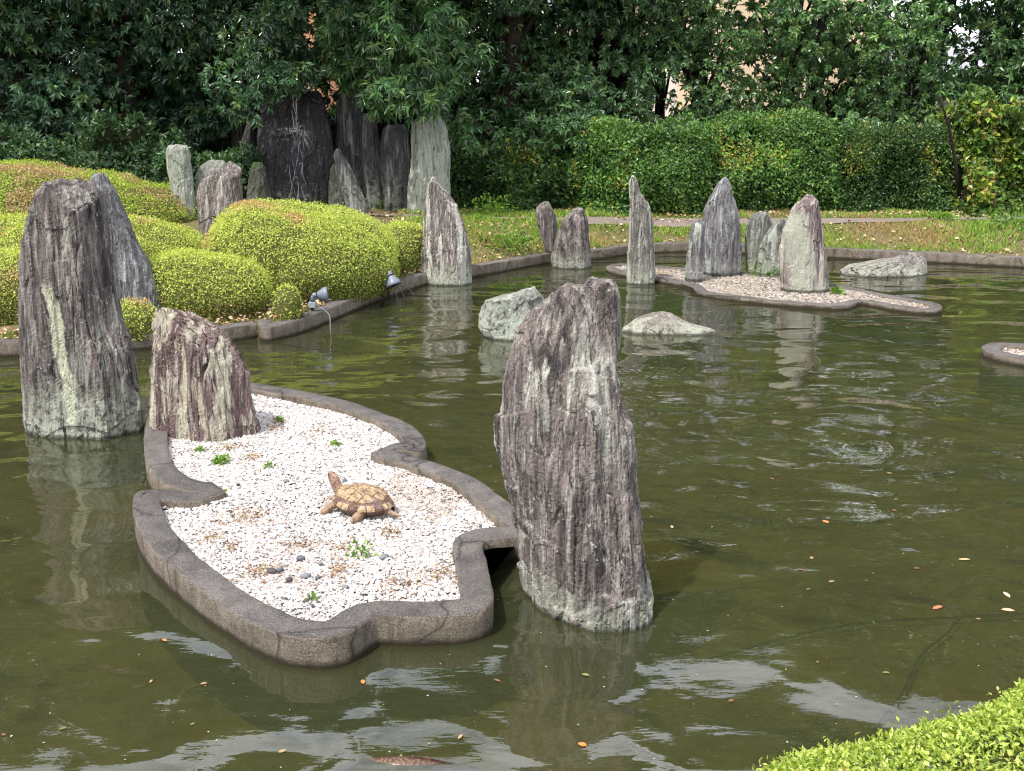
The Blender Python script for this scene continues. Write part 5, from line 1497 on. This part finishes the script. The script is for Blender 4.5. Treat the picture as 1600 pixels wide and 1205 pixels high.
for k in range(130):
    a = rng.uniform(0, math.pi); v = rng.uniform(.3, 1.25); tt_ = rng.uniform(0.02, .45)
    PP.append(c+np.array([math.cos(a)*v*tt_*1.15, -abs(rng.normal(0, .12)), math.sin(a)*v*tt_-2.2*tt_*tt_]))
for k in range(110):
    PP.append(on_y(rng.normal(463, 22), rng.uniform(215, 335), rng.uniform(14.6, 15.0)))
PP = np.array(PP)
o = pebbles(PP, rng.uniform(.002, .0055, len(PP)), np.full((len(PP), 3), .36), 'splash_drops', M['pebble'], fall, org=tuple(fall.location), flatz=1.0)
o['kind'] = 'stuff'

# ------------------------------------------------------------------ things in and on the water
def mat_carp():
    s = NT('carp_scales')
    v = s.n('TexVoronoi', {'Vector': s.coords((95, 95, 95)), 'Scale': 1.0, 'Randomness': 0.85})
    d = v.outputs['Distance']
    c = s.mix(s.ramp(d, [(0.15, 0), (0.6, 1)]), (0.16, 0.085, 0.05), (0.055, 0.03, 0.02))
    return s.done(s.pbr(c, 0.35, 0.4, s.math('SUBTRACT', 1, d), 0.3, 0.002))
cm = mat_carp()
cpos = on_z(675, 1190, 0.0)
carp = empty('carp', (cpos[0], cpos[1], -0.057), 'brown carp with its scaly back at the surface by the bottom edge', 'fish')
carp.rotation_euler.z = R(170)
prof = [(-.30, .004), (-.27, .014), (-.20, .026), (-.10, .046), (0.0, .062), (.10, .066), (.18, .058), (.235, .044), (.275, .026), (.30, .006)]
xs = np.linspace(-.30, .30, 40); rs = np.interp(xs, [p[0] for p in prof], [p[1] for p in prof])
na = 24
th = np.linspace(0, 2*np.pi, na, endpoint=False)
V = np.stack([np.repeat(xs[:, None], na, 1), rs[:, None]*.72*np.cos(th)+0.02*np.sin(xs*6)[:, None], rs[:, None]*1.0*np.sin(th)], -1)
i = np.arange(39)[:, None]*na; j = np.arange(na)[None]
mesh_np('body', V.reshape(-1, 3), np.stack([i+j, i+(j+1) % na, i+na+(j+1) % na, i+na+j], -1).reshape(-1, 4), cm, carp)
def fin(name, pts, parent, th_=0.003):
    pts = np.array(pts, float); m = len(pts)
    V = np.vstack([pts+np.array([0, th_/2, 0]), pts-np.array([0, th_/2, 0])])
    f = [tuple(range(m)), tuple(range(2*m-1, m-1, -1))]+[(i_, m+i_, m+(i_+1) % m, (i_+1) % m) for i_ in range(m)]
    me = bpy.data.meshes.new(name); me.from_pydata([tuple(v) for v in V], [], f); me.materials.append(cm)
    o = bpy.data.objects.new(name, me); COL.objects.link(o); o.parent = parent
    return o
fin('dorsal_fin', [(.09, 0, .058), (.06, .0, .070), (.0, 0, .068), (-.08, 0, .056), (-.14, 0, .036), (-.05, 0, .045)], carp)
fin('tail_fin', [(-.28, 0, .012), (-.40, 0, .07), (-.37, 0, .0), (-.40, 0, -.06), (-.28, 0, -.012)], carp)

# cable and its branch lying on the pond bed
def bedline(pxs, r, label):
    pts = np.array([on_z(px, py, BED+0.035) for px, py in pxs])
    V, q, t = tube(resample(chaikin(pts, 3, False), .04, False), r, 6)
    o = mesh_np('sunken_cable', V, [q, t], M['rubber'])
    tag(o, label, 'cable')
def refr(px, py):
    return (px, py)
bedline([(860, 1095), (960, 1068), (1040, 1050), (1120, 1027), (1200, 1004), (1280, 983), (1370, 970), (1480, 965), (1620, 958), (1750, 950)], 0.006, 'long dark cable lying on the pond bed right of the front stone')
bedline([(1350, 1165), (1380, 1120), (1410, 1085), (1425, 1050), (1440, 1020), (1480, 990), (1500, 966)], 0.006, 'dark branch cable on the pond bed running up from the corner hedge')

# floating leaves
def floaters(items, label, cat, group, cols, single=False):
    for k, (px, py, L) in enumerate(items):
        p = on_z(px, py, 0.004)
        a = rng.uniform(0, 6.28)
        T, F = LC
        V = T*np.array([L*rng.uniform(.2, .36), L, L*.6])-np.array([0, L/2, 0])
        ca, sa = math.cos(a), math.sin(a)
        V = np.column_stack([V[:, 0]*ca-V[:, 1]*sa, V[:, 0]*sa+V[:, 1]*ca, V[:, 2]*.5])
        V = np.vstack([V, V-np.array([0, 0, .0012])])
        c = np.array(cols[k % len(cols)])*rng.uniform(.85, 1.15)
        o = mesh_np('fallen_leaf', V, np.vstack([F, F[:, ::-1]+7]), M['litter'], loc=tuple(p), smooth=True, col=np.tile(c, (14, 1)))
        tag(o, label if isinstance(label, str) else label[k], cat, group)
OR = [(0.50, 0.14, 0.05)]
floaters([(257, 1000, .028), (567, 1065, .03), (910, 1163, .03), (1465, 949, .055), (1573, 929, .05), (1290, 815, .04), (1050, 823, .03), (1507, 874, .05), (948, 968, .04), (1575, 953, .05)],
         ['orange leaf floating left of the near island', 'orange leaf floating below the tip of the near island', 'bright orange leaf floating at the bottom centre', 'red brown leaf floating near the right cable', 'pale pink leaf floating at the right edge', 'orange leaf on the open water right of the front stone',
          'tan leaf between the front stone and the orange leaf', 'tan leaf floating well right of the front stone', 'reddish leaf against the foot of the front stone', 'tan leaf floating beside the right cable'], 'leaf', 'floating leaves',
         [(0.55, 0.17, 0.05), (0.5, 0.16, 0.05), (0.6, 0.2, 0.05), (0.38, 0.13, 0.07), (0.6, 0.42, 0.33), (0.55, 0.22, 0.08), (0.5, 0.35, 0.2), (0.45, 0.28, 0.15), (0.32, 0.12, 0.08), (0.48, 0.3, 0.18)])
its = []
while len(its) < 36:
    px, py = rng.uniform(0, 1590), rng.uniform(560, 1190)
    p = on_z(px, py, 0)
    if dist_poly(np.array([p[0]]), np.array([p[1]]), isl_out)[0] < .06 or in_poly(np.array([p[0]]), np.array([p[1]]), isl_out)[0] or (760 < px < 1030 and py < 1000) or (px < 240 and py < 700) or (px > 1250 and py > 1060):
        continue
    if px < 760 and rng.random() < .5:
        continue
    its.append((px, py, rng.uniform(.014, .030)))
floaters(its, 'small dry brown leaf floating on the open pond', 'leaf', 'small leaves floating on the pond', [(0.22, 0.14, 0.07), (0.28, 0.20, 0.11), (0.16, 0.08, 0.045), (0.15, 0.17, 0.05)])
n = 230
PP = np.array([on_z(rng.uniform(-40, 1640), 560+rng.random()**1.2*640, 0.003) for _ in range(n)])
PP = PP[~in_poly(PP[:, 0], PP[:, 1], isl_out)]
n = len(PP)
ll = rng.uniform(.003, .009, n)
kind(leaf_mesh('floating_specks', PP, unit(rng.normal(0, 1, (n, 3))*np.array([1, 1, .02])), np.tile([0, 0, 1.0], (n, 1)), ll, ll*.4, pick([(0.40, 0.37, 0.28), (0.28, 0.25, 0.15), (0.5, 0.48, 0.42)], n), M['litter'], LA), 'stuff', 'pale specks drifting on the water')
